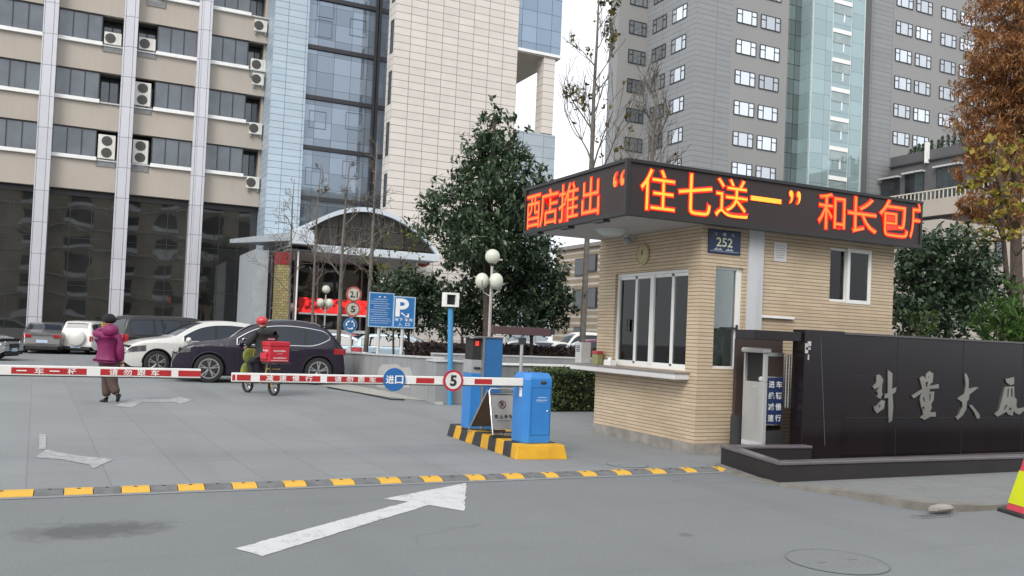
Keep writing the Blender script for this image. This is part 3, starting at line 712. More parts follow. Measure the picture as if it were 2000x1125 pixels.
# high window on the road side
f = MB(); Y0 = BY+.05; xm = RXa+.36
f.box(RXa, RXb, Y0, Y0+.07, RZa, RZa+.04); f.box(RXa, RXb, Y0, Y0+.07, RZb-.04, RZb); f.box(RXa, RXa+.03, Y0, Y0+.07, RZa+.04, RZb-.04)
for a, b in ((xm, xm+.06), (RXb-.06, RXb)): f.box(a, b, Y0-.04, Y0+.06, RZa-.015, RZb+.01)
f.box(xm+.06, RXb-.06, Y0-.039, Y0-.002, RZa-.015, RZa+.045); f.box(xm+.06, RXb-.06, Y0-.039, Y0-.002, RZb-.05, RZb+.01)
w_ = f.obj('high_window', m_upvc, bo, bevel=.004)
boxes((RXa+.03, xm, Y0+.035, Y0+.041, RZa+.04, RZb-.04), (xm+.06, RXb-.06, Y0-.02, Y0-.014, RZa+.045, RZb-.05)).obj('pane', gl, w_)
boxes((RXb-.28, RXb-.1, Y0+.25, Y0+.27, RZa-.1, RZb)).obj('curtain', mat('curtain_beige', (.45, .40, .30), .8), bo)
# counter
cz0, cz1 = 1.065, 1.155
boxes((BX-.27, BX, 10.36, 13.42, cz0, cz1)).obj('counter', mat('counter_white', (.62, .61, .60), .45, var=.06), bo, bevel=.012)
boxes((BX-.285, BX+.02, 10.345, 13.43, cz1, cz1+.022)).obj('counter_top', mat('counter_top', (.25, .22, .2), .5), bo)
boxes((8.98, 9.62, BY-.03, BY+.02, 2.03, 2.065)).obj('conduit', m_white, bo)

# things on and at the booth
t = thing('wall_clock', 'round yellowed wall clock above the sliding window', 'clock', (BX-.04, 11.657, 2.98))
MB().lathe([(.165, 0), (.175, .012), (.17, .03), (.155, .034), (.155, .03)], 28, (0, 0, 0), 'z').tf(Matrix.Rotation(R_(-90), 4, 'Y')).tf(Matrix.Translation((.04, 0, 0))).obj('case', mat('clock_yellow', (.44, .38, .19), .5), t, local=True, smooth=40)
f = MB(); f.box(.002, .006, -.012, .0, -.01, .075); f.box(.002, .006, 0, .012, -.01, .05)
for k in range(12): a = k*math.pi/6; f.box(.003, .006, .135*math.sin(a)-.004, .135*math.sin(a)+.004, .135*math.cos(a)-.01, .135*math.cos(a)+.01)
f.obj('hands', m_dark, t, local=True)
q = G(1195, 447, 3.33)
t = thing('ceiling_lamp', 'round white ceiling lamp under the sign soffit above the window', 'lamp', (q.x, q.y, 3.33))
MB().lathe([(.02, -.12), (.14, -.105), (.22, -.06), (.25, 0)], 28).obj('diffuser', mat('lamp_opal', (.58, .60, .60), .35, var=.03), t, local=True, smooth=60)
MB().lathe([(.255, -.02), (.27, -.02), (.27, .03), (.255, .03)], 28).obj('ring', m_lgrey, t, local=True)
q = PX(1225, 470, BX-.12)
t = thing('dome_camera', 'small grey camera fixed to the brick below the soffit lamp', 'camera', q)
MB().ball((0, 0, 0), .07).obj('dome', m_grey, t, local=True, smooth=180); boxes((-.04, .12, -.04, .04, .03, .1)).obj('bracket', m_lgrey, t, local=True)
a, b = PY(1385, 446, BY-.02), PY(1446, 499, BY-.02)
t = thing('number_plate', 'dark blue house number plate reading 252 on the brick corner', 'plate', (a.x, BY-.02, b.z))
boxes((a.x, b.x, BY-.022, BY, b.z, a.z)).obj('plate', mat('plate_blue', (.008, .022, .085), .35, var=.08), t, bevel=.006)
W_, H_ = b.x-a.x, a.z-b.z; f = MB(); ux, uz = (1, 0, 0), (0, 0, 1); y = BY-.023
put_text(f, '252', (a.x+W_*.235, y, b.z+H_*.29), ux, uz, W_*.50, H_*.38, .003, .012)
f.obj('number', mat('plate_cream', (.72, .75, .52), .5), t)
f = MB()
for i, ch in enumerate('文一路'): put_text(f, ch, (a.x+W_*(.17+.26*i), y, b.z+H_*.745), ux, uz, W_*.1, H_*.13, .003)
for (u0, u1) in ((.17, .43), (.53, .77)):
    for k in range(7): xx = a.x+W_*(u0+(u1-u0)*k/7); f.box(xx, xx+W_*(u1-u0)/9, y-.002, y, b.z+H_*.135, b.z+H_*(.18+.03*(k % 3)))
f.box(a.x+.03, b.x-.03, y-.002, y, b.z+.03, b.z+.036)
f.obj('small_print', mat('plate_pale', (.45, .50, .5), .5), t)
a, b = PY(1514, 472, BY), PY(1537, 512, BY)
t = thing('paper_notice', 'white paper notice taped to brick beside the white post', 'notice', (a.x, BY, b.z))
boxes((a.x, b.x, BY+.012, BY+.017, b.z, a.z)).obj('sheet', mat('paper', (.62, .62, .62), .8), t)
f = MB()
for i in range(6): f.box(a.x+.03, b.x-.04-.02*(i % 2), BY+.010, BY+.012, a.z-.06-.035*i, a.z-.052-.035*i)
f.obj('print_lines', mat('ink_grey', (.25, .25, .25), .8), t)
t = thing('red_lidded_tin', 'red and green tin standing on the far end of counter', 'tin', (BX-.12, 12.75, 1.177))
boxes((-.06, .06, -.09, .09, 0, .17)).obj('tin', mat('tin_green', (.25, .26, .12), .4, var=.3, vs=20), t, local=True, bevel=.008); boxes((-.065, .065, -.095, .095, .17, .23)).obj('lid', mat('tin_red', (.35, .05, .05), .4), t, local=True, bevel=.01)
t = thing('intercom_box', 'grey intercom box at the far left end of the counter', 'box', (BX-.14, 13.2, 1.177))
boxes((-.1, .1, -.1, .1, 0, .36)).obj('case', m_lgrey, t, local=True, bevel=.01); f = MB()
for i in range(4): f.box(-.104, -.1, -.06, .06, .2+.03*i, .215+.03*i)
f.obj('speaker_slots', m_dark, t, local=True)
t = thing('paper_tissue_box', 'small white box on the counter by the window frame', 'box', (BX-.1, 12.38, 1.177))
boxes((-.06, .06, -.1, .1, 0, .09)).obj('carton', m_white, t, local=True, bevel=.006); MB().ball((0, 0, .1), .04).obj('tissue', m_white, t, local=True, smooth=180)
t = thing('desk_monitor', 'black screen standing inside behind the sliding window', 'monitor', (BX+.5, 11.55, 1.17))
boxes((-.02, .02, -.26, .26, .1, .42)).obj('screen', m_black, t, local=True, bevel=.01); boxes((-.08, .08, -.1, .1, 0, .015), (-.01, .03, -.03, .03, .01, .12)).obj('stand', m_black, t, local=True)
boxes((BX+t_, BX+.8, 10.45, 12.7, 1.1, 1.16)).obj('desk', m_grey, bo)
t = thing('potted_plant', 'dark leafy plant in white pot behind the narrow window', 'plant', (8.27, BY+.34, 1.25))
MB().lathe([(.06, 0), (.085, .13), (.075, .13), (.06, .1)], 14).obj('pot', m_white, t, local=True, smooth=40)
f = MB()
for k in range(22):
    a = random.uniform(0, 6.28); h = random.uniform(.25, .75); r = random.uniform(.03, .14); c = Vector((r*math.cos(a), r*math.sin(a)*.6, .12+h)); d = Vector((math.cos(a), .5*math.sin(a), .9)).normalized()*.12; s_ = d.orthogonal().normalized()*.035
    f.add([c-d, c+s_, c+d, c-s_], [(0, 1, 2, 3)]); f.tube([(0, 0, .1), c-d], .004, 4)
f.obj('leaves', leaf_mat('plant_green', [(.02, .05, .03), (.06, .11, .06)]), t, local=True)
boxes((8.13, 8.62, BY+t_, BY+.55, 1.2, 1.25)).obj('window_ledge', m_white, bo)
t = thing('green_bottle', 'green bottle on the ledge behind the narrow window', 'bottle', (8.50, BY+.3, 1.25))
MB().lathe([(.03, 0), (.035, .02), (.035, .15), (.014, .2), (.014, .24)], 12).obj('bottle', mat('bottle_green', (.05, .22, .14), .2), t, local=True, smooth=50); MB().lathe([(.016, .235), (.016, .26)], 10).obj('cap', m_white, t, local=True)

# ------------------------------------------------------------------ LED sign on the roof
SXa, SXb, SYa, SYb, SZa, SZb = 6.385, 12.02, 9.94, 12.96, 3.32, 4.01
ls = thing('led_sign', 'wraparound red LED message sign on the booth roof', 'sign', (SXa, SYa, SZa))
m_led = mat('led_panel', (.030, .018, .017), .5, var=.08, vs=1)
m_trim = mat('sign_trim_dark', (.022, .020, .021), .45)
boxes((SXa, SXb, SYa, SYb, SZa+.03, SZb)).obj('case', m_led, ls)
f = boxes((SXa-.03, SXb+.03, SYa-.03, SYa+.06, SZb, SZb+.045), (SXa-.03, SXa+.06, SYa+.06, SYb+.03, SZb, SZb+.045), (SXa-.03, SXb+.03, SYa-.03, SYa+.06, SZa-.03, SZa+.03), (SXa-.03, SXa+.06, SYa+.06, SYb+.03, SZa-.03, SZa+.03))
f.box(SXa-.03, SXa+.03, SYa-.03, SYa+.03, SZa+.03, SZb); f.box(SXb-.01, SXb+.03, SYa-.02, SYa+.03, SZa+.03, SZb); f.box(SXa-.03, SXa+.02, SYb-.01, SYb+.03, SZa+.03, SZb)
f.obj('trim', m_trim, ls)
boxes((SXa+.06, SXb, SYa+.06, SYb, SZa-.005, SZa+.035)).obj('soffit', mat('soffit_grey', (.44, .42, .42), .6, var=.05), ls)
for y in (10.5, 11.5, 12.5): boxes((SXa-.02, SXa+.1, y, y+.3, SZa-.06, SZa-.03)).obj('soffit_clip', m_dark, ls)
led_o = emit_mat('led_amber', (1.0, .33, .025), 1.95); led_r = emit_mat('led_red', (1.0, .035, .012), 1.25); led_h = emit_mat('led_red_deep', (.9, .012, .006), .75)
led_o2 = emit_mat('led_orange', (1.0, .17, .02), 1.8)
def clip_x(m, xm):
    bm = bmesh.new(); vs = [bm.verts.new(v) for v in m.v]
    for fc in m.f:
        try: bm.faces.new([vs[i] for i in fc])
        except ValueError: pass
    bmesh.ops.bisect_plane(bm, geom=bm.verts[:]+bm.edges[:]+bm.faces[:], plane_co=(xm, 0, 0), plane_no=(1, 0, 0), clear_outer=True)
    bm.verts.index_update(); m.v = [v.co[:] for v in bm.verts]; m.f = [tuple(v.index for v in fc.verts) for fc in bm.faces]; bm.free()
def led(ch, x0, x1, y0, y1, face, big):
    if face == 'front':
        q = [PY(x0, y0, SYa), PY(x1, y0, SYa), PY(x0, y1, SYa), PY(x1, y1, SYa)]
        a0, a1 = (q[0].x+q[2].x)/2, (q[1].x+q[3].x)/2; ux = Vector((1, 0, 0)); base = lambda d: Vector((0, SYa-d, 0))
    else:
        q = [PX(x0, y0, SXa), PX(x1, y0, SXa), PX(x0, y1, SXa), PX(x1, y1, SXa)]
        a0, a1 = -(q[0].y+q[2].y)/2, -(q[1].y+q[3].y)/2; ux = Vector((0, -1, 0)); base = lambda d: Vector((SXa-d, 0, 0))
    z1, z0 = (q[0].z+q[1].z)/2, (q[2].z+q[3].z)/2
    W, H = a1-a0, z1-z0; uz = Vector((0, 0, 1))
    ms = []
    for bold, d in ((-.011 if big is led_o2 else -.009, .012), (.014, .008), (.030, .004)):
        k = bold*.9; m = MB()
        put_text(m, ch, base(d)+ux*(a0-k*W)+uz*(z0-k*H), ux, uz, W*(1+2*k), H*(1+2*k), .002, bold)
        if ch == '户': clip_x(m, SXb-.012)
        ms.append(m)
    o = ms[0].obj('led_character', big, ls); ms[1].obj('character_edge', led_r, o); ms[2].obj('character_glow', led_h, o)
for ch, x0, x1, y0, y1 in (('酉', 1030, 1056, 381, 446), ('店', 1056, 1091, 370, 440), ('推', 1093, 1131, 358, 432), ('出', 1138, 1172, 347, 421), ('“', 1199, 1221, 334, 364)): led(ch, x0, x1, y0, y1, 'left', led_o2)
for ch, x0, x1, y0, y1, b in (('住', 1250, 1318, 331, 413, led_o), ('七', 1324, 1390, 340, 420, led_o), ('送', 1396, 1461, 350, 426, led_o), ('一', 1465, 1525, 386, 395, led_o), ('”', 1540, 1563, 373, 400, led_o), ('和', 1597, 1650, 378, 449, led_o2), ('长', 1655, 1712, 386, 456, led_o2), ('包', 1716, 1773, 391, 463, led_o2)): led(ch, x0, x1, y0, y1, 'front', b)
led('户', 1776, 1806, 396, 467, 'front', led_o2)

# ------------------------------------------------------------------ black name wall, planter, stored gate
m_gran = tile_mat('dark_granite', (.013, .0095, .0115), (.016, .011, .013), (.007, .006, .006), 1.15, .62, .008, .0, .2, .4, .12, var=.1)
WY = 9.34
nw = thing('name_wall', 'long dark granite wall carrying four metal characters', 'wall', (13, WY, 0))
boxes((9.5, 18, WY, WY+.5, .0, 1.82)).obj('wall', m_gran, nw, bevel=.006)
boxes((9.48, 18.02, WY-.02, WY+.52, 1.82, 1.85)).obj('coping', mat('granite_grey', (.09, .085, .09), .4), nw)
p0, p1 = PY(1569, 760, WY-.12).x, PY(1650, 665, WY-.12).x
pyb = PX(1545, 760, p0).y; gx_b = PY(1488, 860, 9.46).x+.03
boxes((p0, p1, WY-.12, pyb, 0, 1.86)).obj('pier', m_gran, nw, bevel=.008)
xl = PY(1472, 655, WY-.05).x
boxes((xl, p0, WY-.08, WY+.3, 1.69, 1.82)).obj('lintel', m_gran, nw, bevel=.006)
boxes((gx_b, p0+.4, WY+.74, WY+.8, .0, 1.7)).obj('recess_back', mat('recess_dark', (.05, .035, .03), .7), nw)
f = MB()
for (a, b) in (((1573, 672), (1577, 690)), ((1578, 668), (1583, 676)), ((1574, 683), (1582, 680)), ((1578, 694), (1579, 703))):
    P_, Q_ = PY(*a, WY-.124), PY(*b, WY-.124); f.box(P_.x, Q_.x+.012, WY-.124, WY-.12, min(P_.z, Q_.z), max(P_.z, Q_.z)+.01)
f.obj('paint_chip', m_lgrey, nw)
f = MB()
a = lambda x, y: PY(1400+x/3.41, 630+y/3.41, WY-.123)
f.tube([a(692, 95), a(700, 300), a(720, 820)], .004, 5); f.obj('pier_line', mat('line_grey', (.12, .12, .12), .5), nw)  # thin grey line slanting down the pier face
f = MB()
for z in (.62, 1.24): f.box(p1, 18, WY-.004, WY+.01, z-.006, z+.006)
for x in (10.9, 12.35, 13.8, 15.2): f.box(x-.004, x+.004, WY-.0035, WY+.01, 0, 1.82)
f.obj('panel_joint', m_black, nw)
m_char = mat('character_metal', (.33, .32, .29), .36, .8, var=.15)
zt8 = lambda u, v, d: (lambda P_: (P_.x, WY-.004-d, P_.z))(PY(1680+u/6.25, 700+v/6.25, WY))
chars = {
 'ji': [[(185,205),(215,195),(240,210),(270,265),(255,320),(250,390),(258,440),(235,490),(195,475),(205,435),(190,400),(215,345),(165,375),(138,348),(185,290)], [(250,505),(290,520),(275,610),(190,672),(165,640),(150,590),(190,575)], [(222,560),(235,570),(225,600),(212,600)], [(325,140),(380,180),(375,370),(430,350),(420,410),(380,435),(390,590),(375,760),(335,785),(330,480),(285,485),(285,440),(325,420)]],
 'liang': [[(712,240),(755,212),(785,250),(795,185),(835,155),(880,185),(870,290),(845,310),(835,335),(945,312),(945,362),(835,372),(832,405),(890,405),(882,505),(850,560),(862,600),(835,655),(908,655),(908,710),(845,710),(770,750),(715,720),(755,690),(750,640),(732,590),(715,510),(722,450),(750,412),(640,487),(612,455),(745,372)], [(812,220),(826,220),(826,236),(812,236)], [(785,290),(812,280),(805,345),(790,345)], [(830,430),(845,430),(845,515),(832,515)], [(750,470),(765,465),(775,520),(765,540)], [(745,585),(768,590),(768,620),(748,618)]],
 'da': [[(1260,180),(1285,190),(1310,250),(1310,370),(1390,350),(1432,352),(1320,440),(1312,500),(1290,520),(1280,620),(1240,690),(1175,750),(1150,715),(1200,670),(1235,600),(1235,535),(1175,495),(1200,465),(1260,430),(1275,330)], [(1315,572),(1350,565),(1440,680),(1447,728),(1410,732),(1380,660)]],
 'sha': [[(1760,250),(1815,240),(1865,225),(1865,312),(1820,326),(1770,292)], [(1755,345),(1865,340),(1870,470),(1897,500),(1890,580),(1910,615),(1985,595),(1998,625),(1930,685),(1880,665),(1862,640),(1842,700),(1790,680),(1770,650),(1665,710),(1622,680),(1690,620),(1720,500)], [(1785,370),(1800,370),(1795,470),(1780,470)], [(1828,365),(1845,370),(1845,465),(1828,470)], [(1770,560),(1785,570),(1752,625),(1742,610)], [(1815,590),(1835,625),(1800,628)]]}
for k, lp in chars.items(): poly_curve(MB(), lp, zt8, .018).obj('metal_character', m_char, nw)

pc, pb = G(1521, 947), G(1415, 910)
m_plant = mat('planter_granite', (.020, .017, .018), .5, var=.15, dirt=.2)
m_rim = mat('planter_rim', (.13, .12, .125), .3, var=.1)
pt = thing('planter', 'low dark granite planter along the foot of the name wall', 'planter', (pc.x, pc.y, 0))
out_ = [(pb.x, pb.y), (pc.x, pc.y), (18, pc.y-.25)]; inn = [(pb.x+.16, pb.y-.02), (pc.x+.13, pc.y+.14), (18, pc.y-.11)]
f = MB()
def wallstrip(f, o, i, z0, z1):
    for k in range(len(o)-1): f.prism([o[k], o[k+1], i[k+1], i[k]], z0, z1)
wallstrip(f, out_, inn, 0, .225); f.prism([(pb.x+.16, pb.y-.02), (pb.x, pb.y), (pb.x+.05, pb.y+.14), (p0+.05, 9.22), (p0+.05, 9.08)], 0, .225)
f.obj('side', m_plant, pt)
f = MB(); e = .02
wallstrip(f, [(pb.x-e, pb.y), (pc.x-e, pc.y-e), (18, pc.y-.25-e)], [(pb.x+.17, pb.y-.03), (pc.x+.15, pc.y+.16), (18, pc.y-.1)], .225, .262)
f.prism([(pb.x+.17, pb.y-.03), (pb.x-e, pb.y), (pb.x+.04, pb.y+.16), (p0+.05, 9.24), (p0+.05, 9.06)], .226, .263)
f.obj('rim', m_rim, pt, bevel=.008)
MB().prism([(pb.x+.15, pb.y-.02), (pc.x+.13, pc.y+.13), (18, pc.y-.12), (18, WY), (p0, 9.2)], 0, .06).obj('soil', mat('dry_soil', (.05, .04, .035), .95, var=.3, bump=.5), pt)

gx = PY(1488, 860, 9.46).x; gyb = PX(1447, 860, gx).y; kz = PX(1468, 683, gx).z
gk = thing('folding_gate_head', 'silver folding gate head parked in the slot beside name wall', 'gate', (gx, 9.46, 0))
f = boxes((gx, gx+.07, 9.46, gyb, .04, 1.10), (gx, gx+.07, 9.46, 9.50, 1.10, kz-.04), (gx, gx+.07, gyb-.03, gyb, 1.10, kz-.04))
f.obj('case', mat('gate_silver', (.46, .46, .45), .4, .3, var=.06, dirt=.3), gk, bevel=.01)
boxes((gx-.03, gx+.10, 9.43, gyb+.03, kz-.04, kz+.03)).obj('hood', mat('gate_hood', (.50, .50, .49), .4, .2), gk, bevel=.02)
boxes((gx+.05, gx+.068, 9.50, gyb-.03, 1.10, kz-.04)).obj('dark_recess', m_black, gk)
MB().ball((gx+.04, 9.55, 1.14), .04, sz=(.03, .06, .04)).obj('knob', m_lgrey, gk, smooth=180)
boxes((gx-.012, gx, 9.48, gyb-.02, .20, .26), (gx-.006, gx, 9.6, 9.68, 1.02, 1.035)).obj('front_trim', m_lgrey, gk)
MB().lathe([(.05, 0), (.05, .03)], 14, (gx+.05, 9.5, .05), 'y').lathe([(.05, 0), (.05, .03)], 14, (gx+.05, gyb, .05), 'y').obj('wheel', m_black, gk)
kx1 = gx+.07; kx0 = gx
bx0, bx1 = PY(1496, 790, 9.5).x, PY(1526, 790, 9.5).x; bz0, bz1 = PY(1510, 828, 9.5).z, PY(1510, 738, 9.5).z
boxes((bx0-.02, bx1+.02, 9.5, 9.6, bz0-.02, kz-.03)).obj('rear_frame', m_steel, gk)
boxes((bx0, bx1, 9.485, 9.5, bz1+.02, kz-.08)).obj('rear_recess', mat('recess_brown', (.03, .018, .016), .5), gk)
bpn = boxes((bx0, bx1, 9.48, 9.5, bz0, bz1)).obj('blue_board', mat('board_navy', (.008, .02, .085), .45), gk)
f = MB(); W_ = bx1-bx0; H_ = bz1-bz0
for r_, row in enumerate(('进车', '绝辆', '减慢', '速行')):
    for c_, ch in enumerate(row): put_text(f, ch, (bx0+W_*(.07+.48*c_), 9.479, bz1-H_*(.215+.243*r_)), (1, 0, 0), (0, 0, 1), W_*.38, H_*.15, .003, .02)
f.obj('board_lettering', mat('board_white', (.55, .56, .55), .6), bpn)
f = MB()
for i in range(2): f.tube([(bx1+.07+.05*i, 9.5, .75), (bx1+.075+.05*i, 9.5, kz-.05)], .018, 8)
f.obj('rail', m_chrome, gk, smooth=60)
boxes((kx1+.005, bx1+.1, 9.52, 9.85, .03, .42)).obj('base_box', m_dark, gk)
MB().prism([(gx-.10, gyb+.02), (gx+.1, gyb+.02), (gx+.1, gyb+.05), (gx-.16, gyb+.05)], .0, .6).obj('flap', m_dark, gk)

# ------------------------------------------------------------------ kerb island and what stands on it
isl = thing('kerb_island', 'yellow and black striped concrete kerb island', 'island', (5.35, 11.4, 0))
ia, ib, ic, id_ = Vector((5.10, 12.75)), Vector((5.045, 10.22)), Vector((5.69, 10.13)), Vector((5.72, 12.75))
IH = .19
def isl_pt(u, v, z):   # u along (front 0 .. back 1), v across
    k = .035*(1-z/IH)
    p = (ib+(ic-ib)*v)*(1-u)+(ia+(id_-ia)*v)*u
    return (p.x+(k if v > .5 else -k), p.y-(k if u < .5 else -k), z)
m_yel = mat('traffic_yellow', (.62, .33, .015), .6, var=.12, vs=4, dirt=.35); m_blk = mat('traffic_black', (.03, .03, .032), .7, var=.3, vs=6)
nseg = 9
us = [0]+[.075+(1-.075)*i/nseg for i in range(nseg+1)]
for i in range(len(us)-1):
    u0, u1 = us[i], us[i+1]; e = .0
    V = [isl_pt(u0, 0, 0), isl_pt(u0, 1, 0), isl_pt(u1, 1, 0), isl_pt(u1, 0, 0), isl_pt(u0, 0, IH), isl_pt(u0, 1, IH), isl_pt(u1, 1, IH), isl_pt(u1, 0, IH)]
    if u0 >= .5: V = [(p[0], p[1], p[2]) for p in V]
    MB().add(V, [(0, 3, 2, 1), (4, 5, 6, 7), (0, 1, 5, 4), (1, 2, 6, 5), (2, 3, 7, 6), (3, 0, 4, 7)]).obj('kerb_block', m_yel if i % 2 == 0 else m_blk, isl, bevel=.012, label=None)
IZ = IH+.002
# barrier with its boom: right one on the island, the left one stands just outside the picture
m_bblue = mat('barrier_blue', (.03, .20, .54), .38, var=.09, vs=2, coat=.15, dirt=.22)
m_bblue2 = mat('barrier_blue_dark', (.03, .14, .36), .4, var=.05)
AY = 10.40
def glyph_row(f, s, x0, x1, z0, z1, y):
    n = len(s); w_ = (x1-x0)/n
    for i, ch in enumerate(s):
        if ch in '一': put_text(f, ch, (x0+i*w_+.02, y, (z0+z1)/2-.006), (1, 0, 0), (0, 0, 1), w_-.06, .012, .003)
        elif ch != ' ': put_text(f, ch, (x0+i*w_+(w_-.085)/2, y, z0), (1, 0, 0), (0, 0, 1), .085, z1-z0, .003, .015)
m_bwhite = mat('boom_white', (.74, .74, .72), .4, var=.04); m_bred = mat('boom_red', (.40, .018, .02), .5, var=.1)
def boom(par, xa, xb, reds, texts, z):
    b = boxes((xa, xb, AY-.022, AY+.022, z-.052, z+.052)).obj('boom', m_bwhite, par, bevel=.006)
    boxes((xa, xb, AY-.0235, AY+.0235, z-.062, z-.052)).obj('rubber_edge', m_black, b)
    for a, c in reds: boxes((a, c, AY-.025, AY-.022, z-.035, z+.03)).obj('red_band', m_bred, b)
    for s, a, c in texts:
        for i, ch in enumerate(s): f = MB(); glyph_row(f, ch, a+(c-a)*i/len(s), a+(c-a)*(i+1)/len(s), z-.036, z+.031, AY-.0255); f.obj('boom_lettering', m_bwhite, b)
    return b
X_ = lambda x, y=735: PY(x, y, AY).x
bg_ = thing('barrier_gate', 'blue barrier cabinet on kerb island with striped boom and round signs', 'barrier', (5.36, 10.5, IZ))
cab = [(5.165, 10.36), (5.24, 10.30), (5.56, 10.30), (5.56, 10.68), (5.165, 10.68)]
f = MB(); f.prism(cab, IZ, 1.045)
top = [(5.20, 10.40), (5.27, 10.345), (5.535, 10.345), (5.535, 10.64), (5.20, 10.64)]
n = 5; v = [(p[0], p[1], 1.045) for p in cab]+[(p[0], p[1], 1.12) for p in top]
f.add(v, [(i, (i+1) % n, n+(i+1) % n, n+i) for i in range(n)]+[tuple(range(n, 2*n))])
c_ = f.obj('cabinet', m_bblue, bg_, bevel=.012)
boxes((5.158, 5.166, 10.40, 10.47, .80, .95)).obj('label_sticker', m_white, c_)
f = MB(); f.ball((5.43, 10.30, .995), .03, sz=(.05, .012, .025)); f.obj('keyhole_plate', m_dark, c_)
f = MB()
for bx_ in ((5.262, 5.545, .30, .305), (5.262, 5.545, .925, .93)): f.box(bx_[0], bx_[1], 10.2985, 10.30, bx_[2], bx_[3])
f.box(5.262, 5.266, 10.2985, 10.30, .305, .925); f.box(5.541, 5.545, 10.2985, 10.30, .305, .925); f.box(5.1635, 5.165, 10.37, 10.67, .955, .959)
f.obj('panel_gap', mat('gap_blue_black', (.006, .02, .05), .7), c_)
MB().ball((5.50, 10.298, .62), .012).obj('lock', m_white, c_)
f = MB()
for r_, (z, a, b2) in enumerate(((.79, 5.36, 5.47), (.755, 5.335, 5.49), (.738, 5.335, 5.45))):
    k = a
    while k < b2: d = random.uniform(.008, .02); f.box(k, k+d, 10.297, 10.30, z, z+(.016 if r_ < 2 else .006)); k += d+.006
f.obj('printed_mark', mat('faded_print', (.35, .48, .66), .6), c_)
xr = 5.168
bm_ = boom(bg_, X_(452), xr, [(X_(453), X_(459)), (X_(462), X_(489)), (X_(507), X_(625)), (X_(638), X_(748)), (X_(812), X_(847)), (X_(926), X_(960))], [('减速慢行', X_(513), X_(615)), ('请勿跟车', X_(648), X_(738))], .995)
MB().tube([(xr-.05, AY+.1, .995), (xr+.05, AY+.1, .995)], .05, 12).obj('hub', m_dark, bg_)
def round_sign(x, r, rimc, facec, txt, cells, tc):
    c = PY(x, 738, AY-.03)
    s = MB().lathe([(r, 0), (r, .012)], 36, (c.x, AY-.028, 1.0), 'y').obj('round_sign', rimc, bg_)
    MB().lathe([(r*(.78 if cells == 1 else .985), 0), (r*(.78 if cells == 1 else .985), .004)], 36, (c.x, AY-.040, 1.0), 'y').obj('sign_face', facec, s)
    f = MB()
    if cells == 1: put_text(f, txt, (c.x-r*.33, AY-.0455, 1.0-r*.5), (1, 0, 0), (0, 0, 1), r*.66, r*1.0, .003, .035)
    else:
        for i, ch in enumerate(txt): put_text(f, ch, (c.x-r*.78+r*.82*i, AY-.0455, 1.0-r*.36), (1, 0, 0), (0, 0, 1), r*.74, r*.72, .003, .02)
    f.obj('sign_lettering', tc, s)
m_sred = mat('sign_red', (.42, .025, .05), .4); m_sblue = mat('sign_blue', (.02, .13, .37), .4, var=.05)
round_sign(885, .137, m_sred, mat('sign_face_white', (.64, .63, .60), .45), '5', 1, m_black)
round_sign(770, .143, m_sblue, m_sblue, '进口', 2, m_white)
lb = thing('barrier_gate', 'left striped barrier boom whose cabinet stands outside the picture', 'barrier', (-2.6, 10.5, 0))
f = MB(); f.prism([(-2.85, 10.3), (-2.45, 10.3), (-2.45, 10.68), (-2.85, 10.68)], 0, 1.12); f.obj('cabinet', m_bblue, lb, bevel=.02)
Xl = lambda x: PY(x, 727, AY).x
boom(lb, -2.45, Xl(392), [(-2.2, -1.2), (Xl(22), Xl(169)), (Xl(196), Xl(334)), (Xl(348), Xl(392))], [('一车一杆', Xl(28), Xl(156)), ('请勿跟车', Xl(208), Xl(316))], 1.03)

# ticket machine
q0, q1 = PY(917, 832, 11.94).x, PY(976, 832, 11.94).x
tm = thing('ticket_machine', 'tall blue parking ticket machine with black display face', 'ticket machine', (q0, 11.94, IZ))
xm = PY(945, 700, 11.94).x
boxes((xm, q1, 11.94, 12.3, IZ, 1.555)).obj('cabinet', m_bblue2, tm, bevel=.01)
boxes((q0, xm, 11.97, 12.28, IZ, 1.02)).obj('lower_door', m_bblue, tm, bevel=.01)
boxes((q0, xm, 11.98, 12.28, 1.02, 1.22)).obj('card_panel', m_grey, tm, bevel=.006)
boxes((q0+.02, xm, 11.99, 12.28, 1.22, 1.54)).obj('display_panel', m_black, tm, bevel=.006)
boxes((xm-.025, xm+.006, 11.93, 12.29, IZ, 1.56)).obj('edge_strip', m_steel, tm)
boxes((q0-.03, q1, 11.92, 12.3, 1.555, 1.575)).obj('top_cap', m_steel, tm)
d_ = boxes((q0+.06, xm-.07, 11.983, 11.99, 1.43, 1.50)).obj('red_readout', emit_mat('readout_red', (1, .05, .03), 1.0), tm)
f = MB(); f.tube([(q0+.05, 11.975, 1.1), (q0+.14, 11.965, 1.1)], .018, 8); f.obj('card_slot', m_dark, tm)
# A-frame no parking board
m_board = mat('board_silver', (.36, .35, .33), .4, .3, var=.06)
af = thing('no_parking_board', 'silver A-frame no parking board leaning on kerb island', 'sign board', (5.28, 11.2, IZ))
c0, c1 = PY(951, 850, 11.15), PY(1004, 855, 11.15); zt_ = PY(978, 760, 11.15).z
xa, xb = c0.x+.02, c1.x; ya, yb2 = 11.05, 11.2
f = MB()
f.tube([(xa+.03, ya, IZ), (xa+.01, yb2, zt_-.03), (xa+.04, yb2+.02, zt_), (xb-.03, yb2+.02, zt_), (xb, yb2, zt_-.03), (xb-.01, ya, IZ)], .012, 8)
f.tube([(xa-.10, yb2+.45, IZ), (xa+.01, yb2+.05, zt_-.02)], .012, 8); f.tube([(xb-.10, yb2+.45, IZ), (xb-.01, yb2+.05, zt_-.02)], .012, 8)
f.tube([(xa+.03, ya-.01, IZ+.03), (xb-.01, ya-.01, IZ+.03)], .008, 6); f.tube([(xa+.01, yb2-.012, zt_-.07), (xb-.03, yb2-.012, zt_-.07)], .009, 6)
